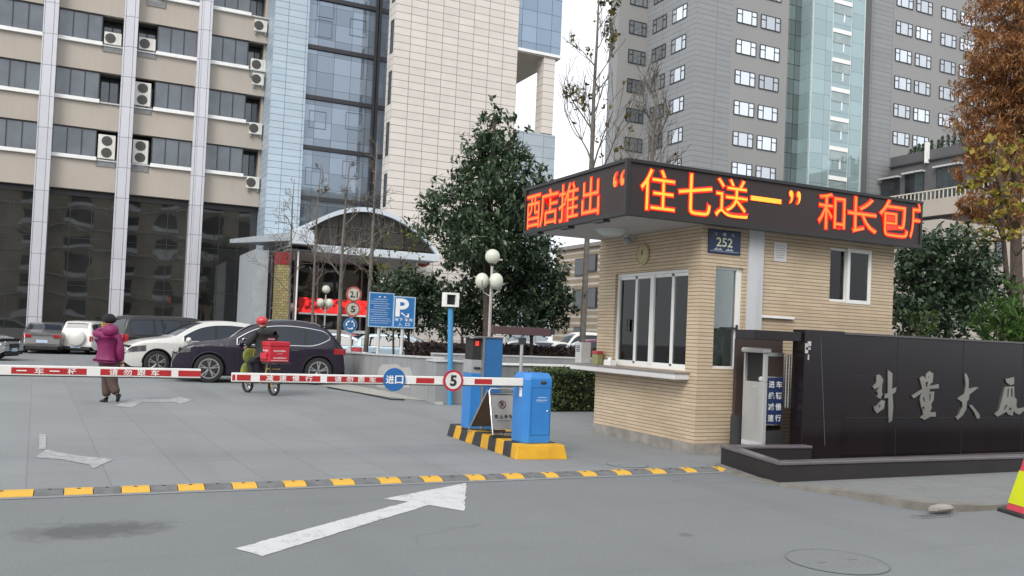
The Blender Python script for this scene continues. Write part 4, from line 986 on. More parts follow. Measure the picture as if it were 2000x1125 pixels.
f.obj('frame', m_chrome, af, smooth=60)
pan = MB().add([(xa+.03, ya+.01, IZ+.1), (xb-.015, ya+.01, IZ+.1), (xb-.02, yb2, zt_-.07), (xa+.03, yb2, zt_-.07), (xa+.03, ya+.025, IZ+.1), (xb-.015, ya+.025, IZ+.1), (xb-.02, yb2+.015, zt_-.07), (xa+.03, yb2+.015, zt_-.07)], [(0, 1, 2, 3), (7, 6, 5, 4), (0, 4, 5, 1), (2, 6, 7, 3), (1, 5, 6, 2), (3, 7, 4, 0)]).obj('panel', m_board, af)
MB().add([(xa-.06, yb2+.42, IZ+.08), (xa+.0, yb2+.06, zt_-.06), (xb-.04, yb2+.06, zt_-.06), (xb-.12, yb2+.42, IZ+.08)], [(0, 1, 2, 3)]).obj('rear_panel', mat('board_brown', (.13, .10, .08), .5), af)
def on_panel(u, v): return Vector((xa+.03+(xb-.05-xa)*u, ya+.004+(yb2-ya-.01)*v, IZ+.1+(zt_-.17-IZ)*v))
ux = Vector((1, 0, 0)); uz = (on_panel(0, 1)-on_panel(0, 0)).normalized(); HH = (on_panel(0, 1)-on_panel(0, 0)).length; WW = xb-.05-xa
f = MB(); cc = on_panel(.47, .70)
vs = []; rO, rI = .058, .047
for j in range(28):
    a = 2*math.pi*j/28
    for r in (rO, rI): vs.append(cc+ux*r*math.cos(a)+uz*r*math.sin(a)-Vector((0, .002, 0)))
f.add(vs, [(2*j, 2*((j+1) % 28), 2*((j+1) % 28)+1, 2*j+1) for j in range(28)])
for s_ in (1,): d = (ux*-.7+uz*.7)*rI; e = (ux*.7+uz*.7)*.006; f.add([cc-d-e, cc+d-e, cc+d+e, cc-d+e], [(0, 1, 2, 3)])
f.obj('red_ring', mat('ring_maroon', (.12, .02, .03), .5), pan)
f = MB(); put_text(f, 'P', on_panel(.47, .70)-ux*.024-uz*.034, ux, uz, .048, .068, .002, .03)
for i, ch in enumerate('禁止停车'): put_text(f, ch, on_panel(.10+.21*i, .31), ux, uz, WW*.15, HH*.11, .002, .01)
k = .2
while k < .8: f.add([on_panel(k, .235), on_panel(k+.03, .235), on_panel(k+.03, .25), on_panel(k, .25)], [(0, 1, 2, 3)]); k += .045
f.obj('board_lettering', m_dark, pan)
# hose on the island, pole with sideways sign, arm rest post
hs_ = MB().tube([(xa-.1, 11.9, IZ+.02), (xa+.1, 11.75, IZ+.02), (xa+.28, 11.5, IZ+.03), (xa+.3, 11.25, IZ+.06), (xa+.2, 11.1, IZ+.02), (xa-.02, 11.0, IZ+.02), (xa+.1, 10.9, IZ+.02), (xb+.05, 10.85, IZ+.02)], .012, 6).obj('cable', m_black, smooth=60)
tag(hs_, 'black cable trailing over the kerb island below the A-frame board', 'cable')
q = PY(1012, 850, 10.95)
sp = thing('signpost', 'dark post on the island topped by a maroon board seen from behind', 'signpost', (q.x, 10.95, IZ))
MB().lathe([(.10, 0), (.10, .015), (.05, .03), (.05, .06)], 18).obj('base_plate', m_dark, sp, local=True)
zb = PY(1018, 655, 10.95).z-IZ
MB().tube([(0, 0, .03), (0, 0, .85)], .042, 12).obj('sleeve', m_dark, sp, local=True, smooth=60); MB().tube([(0, 0, .85), (0, 0, zb)], .024, 12).obj('pole', m_grey, sp, local=True, smooth=60)
a, b = PY(958, 636, 10.95), PY(1080, 657, 10.95)
boxes((a.x, b.x-.06, 10.90, 10.94, b.z, a.z)).obj('board', mat('board_maroon', (.085, .045, .048), .6, var=.06), sp, bevel=.006); boxes((b.x-.05, b.x, 10.90, 10.94, b.z+.02, a.z)).obj('board_end', m_dark, sp)
boxes((-.05, .05, -.03, .02, zb-.12, zb-.03)).obj('clamp', m_dark, sp, local=True)
q = G(896, 828, IZ)
ap = thing('arm_rest_post', 'slim steel post with small camera at the far island end', 'post', (q.x, q.y-.3, IZ))
MB().lathe([(.07, 0), (.07, .02), (.02, .05)], 14).obj('foot', mat('foot_olive', (.12, .10, .05), .7), ap, local=True)
MB().tube([(0, 0, .04), (0, 0, .62)], .018, 10).obj('tube', m_steel, ap, local=True, smooth=60)
f = boxes((-.02, .06, -.05, .05, .50, .60)); f.ball((.06, -.02, .46), .035); f.ball((.03, -.03, .64), .03); f.obj('camera_head', m_dark, ap, local=True)

# ------------------------------------------------------------------ speed bump
sb = thing('speed_bump', 'rubber speed bump of yellow and dark segments across the entrance', 'speed bump', (3, 8.95, 0))
m_sy = worn_paint('bump_yellow', (.60, .35, .05), (.14, .12, .08), .34, 9); m_sk = mat('bump_black', (.125, .128, .13), .8, var=.25, vs=8)
def ybump(x): return 8.985+.0*x
edges = [0, 67, 125, 182, 236, 292, 345, 397, 450, 498, 550, 593, 643, 686, 734, 775, 818, 855, 905, 937, 977, 1012, 1053, 1078, 1124, 1152, 1190, 1218, 1258, 1285, 1323, 1344, 1386, 1402]
xs = [G(x, 966-(x*.036)+.5).x for x in edges]; xs = [-1.9, -1.55, -1.25, -.92]+xs[1:]
xs = sorted(xs)
prof = [(-.145, 0), (-.14, .010), (-.10, .026), (-.05, .036), (.05, .036), (.10, .026), (.14, .010), (.145, 0)]
for i in range(len(xs)-1):
    a, b = xs[i]+.004, xs[i+1]-.004
    rows = [[(x, 8.96+p[0], p[1]) for p in prof] for x in (a, b)]
    f = MB(); f.grid(rows); f.add(rows[0], [tuple(range(8))]); f.add(rows[1], [tuple(reversed(range(8)))])
    seg = f.obj('bump_segment', m_sk if i % 2 == 0 else m_sy, sb)
    f = MB().lathe([(.018, 0), (.018, .003)], 10, ((a+b)/2, 8.96, .036)); f.obj('bolt', m_black, seg)

# ------------------------------------------------------------------ painted arrows, manhole, grate
def arrow(pts, z, name, label, m):
    P0 = [G(*p, z) for p in pts]; P3 = []; rg = random.Random(len(pts))
    for i, a in enumerate(P0):
        b = P0[(i+1) % len(P0)]; k = max(1, int((b-a).length/.045)); nn = Vector((-(b-a).y, (b-a).x, 0)).normalized()
        P3 += [a.lerp(b, j/k)+nn*(rg.gauss(0, .004) if j else 0) for j in range(k)]
    f = MB().add([(p.x, p.y, z) for p in P3], [tuple(range(len(P3)))])
    return tag(f.obj(name, m), label, 'road marking')
m_paint = worn_paint('arrow_white', (.50, .51, .51), (.27, .275, .28), .405, 5); m_paint2 = worn_paint('arrow_faded', (.42, .43, .43), (.24, .25, .255), .50, 9)
arrow([(460, 1071), (512, 1086), (700, 1028), (838, 986), (907, 998), (911, 943), (749, 974), (797, 980), (640, 1022)], .004, 'painted_arrow', 'large white painted arrow in front of the speed bump', m_paint)
arrow([(69, 893), (90, 878), (148, 889), (190, 893), (222, 897), (182, 915), (176, 908), (120, 897)], .009, 'painted_arrow', 'faded white turn arrow on forecourt near the left edge', m_paint2)
arrow([(77, 848), (90, 848), (90, 876), (76, 878)], .009, 'painted_bar', 'short faded white bar joined to the left turn arrow', m_paint2)
arrow([(222, 792), (262, 779), (330, 779), (352, 775), (376, 781), (352, 789), (345, 785), (275, 785), (258, 796)], .009, 'painted_arrow', 'faded white arrow on the forecourt right of the walking woman', m_paint2)
def disc_cover(x0, x1, yc, z, label, m, squash=1.0):
    a, b = G(x0, yc, z), G(x1, yc, z); r = (b-a).length/2; c = (a+b)/2
    t = thing('manhole_cover', label, 'manhole cover', (c.x, c.y, 0))
    MB().lathe([(r, z-.004), (r, z), (r*.94, z+.001)], 40).obj('lid', m, t, local=True)
    vs = []
    for j in range(48):
        a_ = 2*math.pi*j/48
        for rr in (r*1.015, r*.985): vs.append((rr*math.cos(a_), rr*math.sin(a_), z+.002))
    MB().add(vs, [(2*j, 2*((j+1) % 48), 2*((j+1) % 48)+1, 2*j+1) for j in range(48)]).obj('ring', mat('manhole_ring', (.13, .135, .138), .8), t, local=True)
    boxes((r*.3, r*.55, -.012, .012, z, z+.003), (-r*.55, -r*.3, -.012, .012, z, z+.003)).obj('lift_slot', mat('manhole_ring', None), t, local=True)
disc_cover(1545, 1722, 1096, .004, 'round asphalt coloured manhole cover at lower right of road', m_road)
disc_cover(1188, 1262, 907, .009, 'faint manhole ring on the paving between island and booth', m_fore)
q = G(1818, 1009)
t = thing('drain_grate', 'small slotted street drain below the broken kerb', 'drain', (q.x, q.y, 0))
boxes((-.22, .22, -.06, .06, .003, .008)).obj('frame', mat('grate_concrete', (.23, .23, .23), .8), t, local=True)
f = MB()
for i in range(8): x = -.19+i*.052; f.add([(x-.02, .055, .0095), (x+.02, -.055, .0095), (x+.044, -.055, .0095), (x+.004, .055, .0095)], [(0, 1, 2, 3)])
f.obj('slot', m_black, t, local=True)
q = G(1838, 992, .06)
s = MB().ball((0, 0, 0), .1, 11, 6, (.17, .07, .04))
rg = random.Random(3); s.v = [(v[0]*(1+rg.uniform(-.12, .12)), v[1]*(1+rg.uniform(-.12, .12)), v[2]*(1+rg.uniform(-.2, .1))) for v in s.v]
o = s.obj('broken_kerb_stone', mat('mortar_pale', (.27, .255, .225), .9, var=.2, bump=.6, bs=30), local=True, smooth=25); o.location = q; tag(o, 'pale broken kerb stone lying at the kerb corner by drain', 'stone')
# ------------------------------------------------------------------ traffic cone
q = G(2012, 1006)
tc = thing('traffic_cone', 'red and fluorescent yellow square traffic cone at right edge', 'cone', (q.x, q.y, 0), R_(-20))
def frus(r0, r1, z0, z1):
    c = .8
    def ring(r, z): return [(r*c, -r, z), (r, -r*c, z), (r, r*c, z), (r*c, r, z), (-r*c, r, z), (-r, r*c, z), (-r, -r*c, z), (-r*c, -r, z)]
    return MB().add(ring(r0, z0)+ring(r1, z1), [tuple(reversed(range(8))), tuple(range(8, 16))]+[(i, (i+1) % 8, 8+(i+1) % 8, 8+i) for i in range(8)])
R0 = lambda z: .175-.13*(z/.6)
m_cr = mat('cone_red', (.62, .06, .09), .45, var=.08); m_cy = mat('cone_yellow', (.60, .66, .01), .45, var=.05)
frus(.235, .225, 0, .035).obj('base', m_black, tc, local=True, bevel=.01); frus(R0(.035), R0(.57), .035, .57).obj('body', m_cr, tc, local=True)
frus(R0(.10)+.004, R0(.44)+.004, .10, .44).obj('reflective_sleeve', m_cy, tc, local=True); frus(R0(.57)*.9, R0(.57)*.8, .57, .585).obj('tip', m_white, tc, local=True)
sl = tc.children[2]
f = MB()
for (ch, z) in (('公', .262), ('安', .215), ('局', .165)):
    y = -(R0(z)+.006); put_text(f, ch, (-.035, y, z-.02), (1, 0, 0), (0, .2, .98), .05, .042, .002, .02)
z = .38; y = -(R0(z)+.006)
f.add([(.036*math.cos(a*.524)-.005, y+.003-.216*.0, z+.036*math.sin(a*.524)) for a in range(12)], [tuple(range(12))])
f.box(-.045, .04, y-.016, y-.008, .305, .34)
f.obj('sleeve_print', m_dark, tc, local=True)
# ------------------------------------------------------------------ foliage builders
def leaf_quads(f, c, n, r, size, rg, flat=1.0, droop=0.0, asp=.5, shell=.35, up=.3):
    """n leaves spread through an ellipsoid (r = three radii), thinner towards its middle."""
    for _ in range(n):
        while True:
            p = Vector((rg.uniform(-1, 1), rg.uniform(-1, 1), rg.uniform(-1, 1)))
            if shell < p.length < 1: break
        q = Vector((c[0]+p.x*r[0], c[1]+p.y*r[1], c[2]+p.z*r[2]))
        d = Vector((rg.gauss(0, 1), rg.gauss(0, 1), rg.gauss(0, 1)*flat-droop)).normalized()
        s = d.cross(Vector((rg.gauss(0, .6), rg.gauss(0, .6), 1+up))).normalized()
        L = size*rg.uniform(.6, 1.3); W = L*asp
        f.v += [tuple(q-d*L*.5), tuple(q+s*W*.5), tuple(q+d*L*.5), tuple(q-s*W*.5)]
        b = len(f.v)-4; f.f.append((b, b+1, b+2, b+3))
def clumps(f, c, r, n_cl, per, size, rg, cl=.28, **kw):
    """a crown lobe as many small clumps with gaps between them."""
    for _ in range(n_cl):
        while True:
            p = Vector((rg.uniform(-1, 1), rg.uniform(-1, 1), rg.uniform(-1, 1)))
            if .35 < p.length < 1: break
        if rg.random() < .16: p = p.normalized()*rg.uniform(1.0, 1.32)
        k = cl*rg.uniform(.6, 1.3)
        leaf_quads(f, (c[0]+p.x*r[0], c[1]+p.y*r[1], c[2]+p.z*r[2]), per, (r[0]*k, r[1]*k, r[2]*k*.8), size, rg, shell=0, **kw)
def branches(f, p, d, L, rad, depth, rg, tips, spread=.55, up=.25, nsub=(2, 4), gnarl=.12, minr=.004):
    pts = [Vector(p)]; n = 5; dd = Vector(d).normalized(); rs = [rad]
    for i in range(n):
        dd = (dd+Vector((rg.gauss(0, gnarl), rg.gauss(0, gnarl), rg.gauss(0, gnarl)+up*.12))).normalized()
        pts.append(pts[-1]+dd*L/n); rs.append(max(minr, rad*(1-.62*(i+1)/n)))
    f.tube(pts, rs, 6 if rad > .04 else 4, cap=False); tips += pts[2:] if depth <= 1 else pts[4:]
    if depth <= 0: return
    for i in range(1, n+1):
        for _ in range(rg.randint(*nsub) if i > 1 else rg.randint(0, nsub[0])):
            if rg.random() < .45: continue
            a = rg.uniform(0, 6.28); o = dd.orthogonal().normalized(); o = (Matrix.Rotation(a, 3, dd) @ o)
            branches(f, pts[i], dd*(1-spread)+o*spread+Vector((0, 0, up)), L*rg.uniform(.4, .7), rs[i]*.62, depth-1, rg, tips, spread, up, nsub, gnarl, minr)
m_bark = mat('bark_grey', (.13, .115, .10), .9, var=.3, vs=8, bump=.5, bs=30)
m_bark2 = mat('bark_brown', (.075, .055, .042), .9, var=.3, vs=8, bump=.5, bs=30)
def tree_px(name, label, base, D, trunk_px, lobes, mats, leaf, dens, seed, group=None, trunk_r=.12, limbs=7, bark=None, white=None, squash=1.0, cl=.28, per=9, tw=None, **kw):
    """base: trunk foot; lobes: (px, py, rx, ry, depth offset) of the crown seen from the road, given real radii by the distance D."""
    rg = random.Random(seed); t = thing(name, label, 'tree', base, group=group)
    f = MB(); tp = [Vector(base)]+[DEP(x, y, D) for x, y in trunk_px]
    n = len(tp); f.tube(tp, [trunk_r*(1-.72*i/max(1, n-1)) for i in range(n)], 10)
    cs = [(DEP(x, y, D+dz), rx*D/F_PX, ry*D/F_PX) for x, y, rx, ry, dz in lobes]
    for c, rx, ry in cs:
        a = min(tp[1:], key=lambda p: (p-c).length+(0 if p.z < c.z else 1)) if n > 2 else tp[-1]
        m_ = (a+c)/2+Vector((0, 0, -.1*ry)); f.tube([a, m_, c], [trunk_r*.38, trunk_r*.25, .012], 6)
        for _ in range(3):
            e = c+Vector((rg.uniform(-.7, .7)*rx, rg.uniform(-.7, .7)*rx, rg.uniform(-.3, .7)*ry)); f.tube([m_.lerp(c, .5), e], [trunk_r*.14, .008], 5)
    f.obj('trunk', bark or m_bark2, t, smooth=180)
    if white:
        k = [tp[0].lerp(tp[1], u) for u in (0, white)]; MB().tube(k, [trunk_r*1.04, trunk_r*1.0], 10, cap=False).obj('white_trunk_paint', m_white, t, smooth=180)
    f = MB()
    for c, rx, ry in cs:
        nn = max(6, int(dens*rx*rx*ry*4.0**.5+dens*rx*ry)); clumps(f, c, (rx, rx*squash, ry), nn, per, leaf, rg, cl, **kw)
    f.obj('crown', mats, t); return t
L_dark = leaf_mat('leaf_evergreen', [(.024, .044, .024), (.044, .075, .038), (.065, .105, .052), (.11, .155, .085)], .4, .5, .22)
L_dark2 = leaf_mat('leaf_dark_bush', [(.016, .030, .018), (.032, .055, .03), (.048, .08, .042), (.08, .12, .062)], .5, .4, .18)
L_red = leaf_mat('leaf_redwood', [(.17, .072, .035), (.27, .115, .048), (.36, .175, .07), (.44, .27, .11)], .7, .2, .3)
L_gink = leaf_mat('leaf_ginkgo', [(.12, .13, .025), (.26, .22, .035), (.36, .27, .05), (.45, .34, .10)], .6, .2, .35)
L_fresh = leaf_mat('leaf_bamboo', [(.03, .07, .015), (.06, .13, .025), (.10, .18, .04)], .5, .3, .35)
L_few = leaf_mat('leaf_sparse', [(.05, .045, .015), (.10, .09, .02), (.22, .17, .03)], .6, .2, .3)
L_purple = leaf_mat('leaf_purple_hedge', [(.035, .024, .022), (.06, .042, .038), (.085, .06, .05)], .7, .2, .1)

# ------------------------------------------------------------------ hedges
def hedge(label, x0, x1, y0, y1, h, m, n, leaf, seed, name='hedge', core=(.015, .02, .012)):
    rg = random.Random(seed); t = thing(name, label, 'hedge', ((x0+x1)/2, (y0+y1)/2, 0))
    f = MB(); v0 = len(f.v)
    boxes((x0+.08, x1-.08, y0+.08, y1-.08, 0, h-.08)).obj('shade_core', mat('hedge_shade_%d' % seed, core, .9), t)  # solid dark box behind the leaves, inner shade put into its colour
    for _ in range(n):
        s_ = rg.random(); x, y, z = rg.uniform(x0, x1), rg.uniform(y0, y1), rg.uniform(.02, h)
        if s_ < .42: z = h+rg.gauss(-.03, .03)
        elif s_ < .86: y = y0+rg.gauss(.03, .03)
        elif s_ < .93: x = x0+rg.gauss(.03, .03)
        else: x = x1+rg.gauss(-.03, .03)
        leaf_quads(f, (x, y, z), 2, (.04, .04, .04), leaf, rg, shell=0)
    f.obj('foliage', m, t); return t
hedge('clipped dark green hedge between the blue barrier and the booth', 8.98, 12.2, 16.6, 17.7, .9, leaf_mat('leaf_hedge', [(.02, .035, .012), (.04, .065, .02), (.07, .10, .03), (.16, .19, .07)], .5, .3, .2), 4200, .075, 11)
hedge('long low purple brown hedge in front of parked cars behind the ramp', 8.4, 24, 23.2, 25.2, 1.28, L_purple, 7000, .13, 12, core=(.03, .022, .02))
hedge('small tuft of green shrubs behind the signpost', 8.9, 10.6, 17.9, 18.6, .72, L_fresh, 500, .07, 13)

# ------------------------------------------------------------------ ramp walls
m_conc = mat('concrete_wall', (.27, .275, .28), .85, var=.1, vs=1.2, dirt=.35); m_coping = mat('coping_pale', (.50, .50, .49), .7)
m_patch = mat('concrete_patch', (.40, .395, .38), .85, var=.08)
rw = thing('ramp_wall', 'grey concrete parapet wall along the basement parking ramp', 'wall', (7.1, 23, 0))
MB().add([(7.08, 18.95, 0), (7.08, 28.9, 0), (7.34, 28.9, 0), (7.34, 18.95, 0), (7.08, 18.95, 1.0), (7.08, 28.9, .80), (7.34, 28.9, .80), (7.34, 18.95, 1.0)], [(0, 1, 2, 3), (4, 7, 6, 5), (0, 4, 5, 1), (1, 5, 6, 2), (2, 6, 7, 3), (3, 7, 4, 0)]).obj('wall', m_conc, rw)
MB().add([(7.05, 18.95, 1.0), (7.05, 28.93, .80), (7.37, 28.93, .80), (7.37, 18.95, 1.0), (7.05, 18.95, 1.04), (7.05, 28.93, .84), (7.37, 28.93, .84), (7.37, 18.95, 1.04)], [(0, 1, 2, 3), (4, 7, 6, 5), (0, 4, 5, 1), (1, 5, 6, 2), (2, 6, 7, 3), (3, 7, 4, 0)]).obj('coping', m_coping, rw)
pts = [PX(x, y, 7.076) for x, y in ((736, 757), (738, 722), (746, 712), (775, 711), (786, 718), (800, 717), (806, 730), (800, 757))]
MB().add([(7.076, p.y, max(.02, p.z)) for p in pts], [tuple(range(8))]).obj('repair_patch', m_patch, rw)
eb = thing('ramp_pier', 'square concrete end pier of the ramp behind the speed sign', 'pier', (7.3, 18.5, 0))
boxes((6.94, 7.63, 18.36, 18.95, 0, .95)).obj('pier', m_conc, eb, bevel=.02); boxes((6.92, 7.66, 18.33, 18.95, .95, .985)).obj('coping', m_coping, eb)
f = MB(); a = PY(857, 790, 18.35); f.prism([(6.96, 18.3), (7.12, 18.25), (7.1, 18.36), (6.96, 18.36)], 0, .06); f.obj('mortar_spill', m_patch, eb)
lw = thing('low_wall', 'low grey wall with white rail on top running behind the ticket machine', 'wall', (11, 19.1, 0))
boxes((7.64, 16, 19.02, 19.22, 0, .89)).obj('wall', mat('concrete_dark', (.19, .20, .20), .85, var=.1, dirt=.3), lw); boxes((7.64, 16, 18.98, 19.26, .89, .935)).obj('white_rail', m_white, lw)
lw = thing('low_wall', 'second grey wall further back below the purple brown hedge', 'wall', (15, 22, 0))
boxes((8.2, 24, 21.9, 22.1, 0, 1.02)).obj('wall', m_conc, lw); boxes((8.2, 24, 21.88, 22.12, 1.02, 1.06)).obj('coping', m_coping, lw)
pts = [G(x, y, .01) for x, y in ((600, 748), (640, 745), (690, 752), (760, 765), (830, 779), (845, 783), (800, 780), (760, 776), (700, 766), (640, 755))]
o = MB().add([(p.x, p.y, .012) for p in pts], [tuple(range(10))]).obj('kerb', mat('ramp_edge_stone', (.34, .33, .30), .85, var=.2, vs=4)); tag(o, kind='structure')
pts = [G(x, y, .02) for x, y in ((640, 757), (700, 767), (765, 780), (790, 781))]
o = MB().tube(pts, .02, 6).obj('drain_slot', m_black); tag(o, 'dark drain slot running along the ramp edge', 'drain')

# ------------------------------------------------------------------ posts, signs, lamps
q = G(878, 790)
bp = thing('mirror_post', 'blue post carrying a white framed square mirror box', 'post', (q.x-.05, 18.2, 0))
zb_ = PY(880, 602, 18.2).z; xo = PY(880, 602, 18.2).x-bp.location.x
MB().tube([(0, 0, 0), (xo*.5, 0, zb_/2), (xo, 0, zb_)], .06, 12).obj('pole', mat('post_blue', (.05, .25, .50), .45, var=.1), bp, local=True, smooth=60)
f = MB(); a, b = PY(867, 571, 18.2), PY(893, 600, 18.2); x0, x1, z0, z1 = a.x, b.x, b.z, a.z; t = .045
f.box(x0, x1, 18.1, 18.3, z0, z0+t); f.box(x0, x1, 18.1, 18.3, z1-t, z1); f.box(x0, x0+t, 18.1, 18.3, z0+t, z1-t); f.box(x1-.075, x1, 18.1, 18.3, z0+t, z1-t)
f.obj('frame', m_white, bp); boxes((x0+t, x1-.075, 18.16, 18.2, z0+t, z1-t)).obj('mirror', mat('mirror_dark', (.05, .055, .055), .12, .6), bp)
def signboard(name, label, xa, xb, yt, yb, Y, post_bot, writer, tilt=.02):
    a, b = PY(xa, yt, Y), PY(xb, yb, Y); x0, x1, z0, z1 = a.x, b.x, b.z, a.z
    g = PY(post_bot[0], post_bot[1], Y); t = thing(name, label, 'sign', (g.x, Y, 0))
    MB().tube([(g.x, Y+.06, 0), (g.x+.02, Y+.06, z1-.1)], .045, 10).obj('post', m_lgrey, t, smooth=60)
    bd = boxes((x0, x1, Y-.02, Y+.01, z0, z1)).obj('board', mat('sign_board_blue', (.022, .15, .40), .45, var=.06), t)
    e = .03; bz = boxes((x0, x1, Y-.024, Y-.02, z0, z0+e), (x0, x1, Y-.024, Y-.02, z1-e, z1), (x0, x0+e, Y-.024, Y-.02, z0+e, z1-e), (x1-e, x1, Y-.024, Y-.02, z0+e, z1-e)); bz.obj('border', mat('border_pale', (.35, .50, .62), .5), bd)
    f = MB(); writer(f, x0, x1-x0, z0, z1-z0, Y-.021); f.obj('lettering', m_white, bd); return t
def w_rules(f, x, W, z, H, y):
    rg = random.Random(5)
    for i in range(13):
        zz_ = z+H*(.86-.062*i)
        if i == 0: f.box(x+W*.38, x+W*.46, y-.003, y, zz_, zz_+.03); f.box(x+W*.58, x+W*.66, y-.003, y, zz_, zz_+.03); continue
        k = x+W*rg.choice((.08, .08, .2)); e = x+W*rg.uniform(.7, .92)
        while k < e: d = rg.uniform(.02, .05); f.box(k, min(e, k+d), y-.003, y, zz_, zz_+.011); k += d+.012
def w_park(f, x, W, z, H, y):
    put_text(f, 'P', (x+W*.10, y, z+H*.36), (1, 0, 0), (0, 0, 1), W*.60, H*.57, .003, .03)
    A = lambda u, v: (x+W*u, y-.004, z+H*v)
    f.add([A(.37, .50), A(.34, .47), A(.52, .385), A(.55, .415)], [(3, 2, 1, 0)]); f.add([A(.72, .47), A(.65, .47), A(.65, .42), A(.50, .35), A(.72, .35)], [(4, 3, 2, 1, 0)])
    for i, ch in enumerate('地下车库'): put_text(f, ch, (x+W*(.08+.20*i+(.05 if i > 1 else 0)), y, z+H*.215), (1, 0, 0), (0, 0, 1), W*.17, H*.10, .003, .01)
    for i, ch in enumerate('入口'): put_text(f, ch, (x+W*(.24+.34*i), y, z+H*.07), (1, 0, 0), (0, 0, 1), W*.18, H*.10, .003, .01)
signboard('rules_sign', 'blue notice board full of fine pale print left of P sign', 721, 767, 570, 640, 24.0, (738, 692), w_rules)
signboard('parking_sign', 'blue P sign pointing to underground garage entrance', 769, 809, 578, 642, 22.2, (784, 694), w_park)
q = PX(684, 693, 7.35); RY_ = q.y
rs = thing('round_sign_post', 'thin post with two red rimmed limit signs over a blue round sign', 'sign post', (q.x, RY_, 0))
tp = PY(690, 563, RY_)
MB().tube([(q.x, RY_+.06, 0), (tp.x, RY_+.06, tp.z)], .05, 10).obj('post', m_lgrey, rs, smooth=60)
for x, y, r_px, rimm, facem, txt in ((691, 575, 15, mat('rim_faded_red', (.42, .12, .10), .5), mat('face_cream', (.55, .52, .45), .5), '2.1'), (689, 604, 15, mat('rim_faded_red', None), mat('face_cream', None), '5'), (684, 635, 14, mat('sign_blue2', (.06, .18, .38), .45), mat('sign_blue2', None), '')):
    c = PY(x, y, RY_); r = r_px*c.length/F_PX
    s_ = MB().lathe([(r, 0), (r, .015)], 28, (c.x, RY_-.0, c.z), 'y').obj('round_sign', rimm, rs); MB().lathe([(r*.76, 0), (r*.76, .004)], 28, (c.x, RY_-.016, c.z), 'y').obj('sign_face', facem, s_)
    f = MB()
    if txt: put_text(f, txt, (c.x-r*(.5 if len(txt) > 1 else .3), RY_-.021, c.z-r*.42), (1, 0, 0), (0, 0, 1), r*(1.0 if len(txt) > 1 else .6), r*.84, .003, .03); f.obj('sign_lettering', m_dark, s_)
    else:
        for k in range(3):
            pts = [(c.x+r*.55*math.cos(R_(a_)), RY_-.024, c.z+r*.55*math.sin(R_(a_))) for a_ in range(120*k+100, 120*k+181, 16)]; f.tube(pts, r*.08, 5); p = Vector(pts[-1]); f.ball(p, r*.15, 6, 4)
        f.obj('turning_arrows', m_white, s_)
m_globe = mat('lamp_globe', (.58, .60, .50), .35, var=.05)
def lamp(label, top, sc=1.0, rz=0):
    g0 = gz(top.y); t = thing('street_lamp', label, 'street lamp', (top.x, top.y, g0), rz, 'globe lamps in the forecourt'); H = top.z-g0
    MB().lathe([(.12, 0), (.12, .1), (.05, .18), (.042, 1.2), (.036, H-.2*sc)], 12).obj('pole', mat('lamp_pole', (.50, .49, .45), .3, .5, var=.1), t, local=True, smooth=60)
    MB().ball((0, 0, H), .2*sc, 20, 12).obj('globe', m_globe, t, local=True, smooth=180); MB().lathe([(.04, H-.26*sc), (.07, H-.18*sc)], 10).obj('cap', m_dark, t, local=True)
    for a in (0, 120, 240):
        x, y = .25*sc*math.cos(R_(a+35)), .25*sc*math.sin(R_(a+35)); z = H-.66*sc
        g = MB().ball((x, y, z), .2*sc, 20, 12, (.185*sc, .185*sc, .215*sc)).obj('globe', m_globe, t, local=True, smooth=180)
        f = MB()
        for s_ in (-1, 1):
            ux_, uy_ = -y/(.25*sc), x/(.25*sc); f.tube([(0, 0, z-.42*sc), (x*.8+ux_*s_*.05, y*.8+uy_*s_*.05, z-.30*sc), (x*1.0+ux_*s_*.17*sc, y*1.0+uy_*s_*.17*sc, z-.16*sc), (x+ux_*s_*.195*sc, y+uy_*s_*.195*sc, z)], .013*sc, 6)
        f.obj('globe_bracket', m_chrome, t, local=True, smooth=60)
    return t
lamp('nearest globe lamp above the blue ticket machine', DEP(962, 501, 22.8), .98)
lamp('globe lamp whose single ball shows above blue notice board', DEP(750, 550, 36), 1.05, 1.0)
lamp('globe lamp cluster left of the red rimmed limit signs', DEP(637, 565, 42), 1.0, .5)
lamp('far globe lamp in front of the gilt column', DEP(561, 574, 44), 1.0, 1.6)

# ------------------------------------------------------------------ trees
def gpt(x, y, D): p = DEP(x, y, D); return (p.x, p.y, gz(p.y))
tree_px('evergreen_tree', 'tall dark conical evergreen tree beside the big LED sign', gpt(952, 690, 25), 25, [(953, 640), (952, 560), (955, 460), (960, 340), (966, 235)],
        [(965, 240, 32, 42, 0), (945, 300, 50, 45, .4), (995, 290, 42, 50, -.3), (930, 350, 58, 45, .8), (1005, 350, 55, 50, -.6), (880, 400, 62, 45, 0), (960, 400, 70, 55, -.8), (1030, 400, 50, 50, .4), (865, 445, 55, 38, .5), (940, 465, 75, 50, -.9), (1020, 460, 62, 50, -.3), (985, 515, 75, 42, .3), (1055, 500, 45, 42, .4), (915, 510, 50, 35, .5)],
        L_dark, .20, 58, 21, trunk_r=.17, per=12, asp=.42, cl=.30)
tree_px('round_tree', 'round dark evergreen beneath the tall tree, right of the lamp', gpt(1040, 690, 26), 26, [(1038, 660), (1040, 590)], [(1045, 560, 66, 55, 0), (1020, 610, 58, 42, -.5), (1078, 600, 45, 48, .4), (1000, 570, 40, 40, .3)], L_dark2, .17, 100, 22, trunk_r=.08, per=11)
tree_px('round_tree', 'round dark evergreen just behind the P sign', gpt(800, 700, 29), 29, [(798, 660), (800, 600)], [(795, 570, 56, 48, 0), (830, 600, 48, 50, .4), (775, 615, 40, 40, -.3), (838, 560, 30, 30, 0)], L_dark2, .17, 100, 23, trunk_r=.07, per=11)
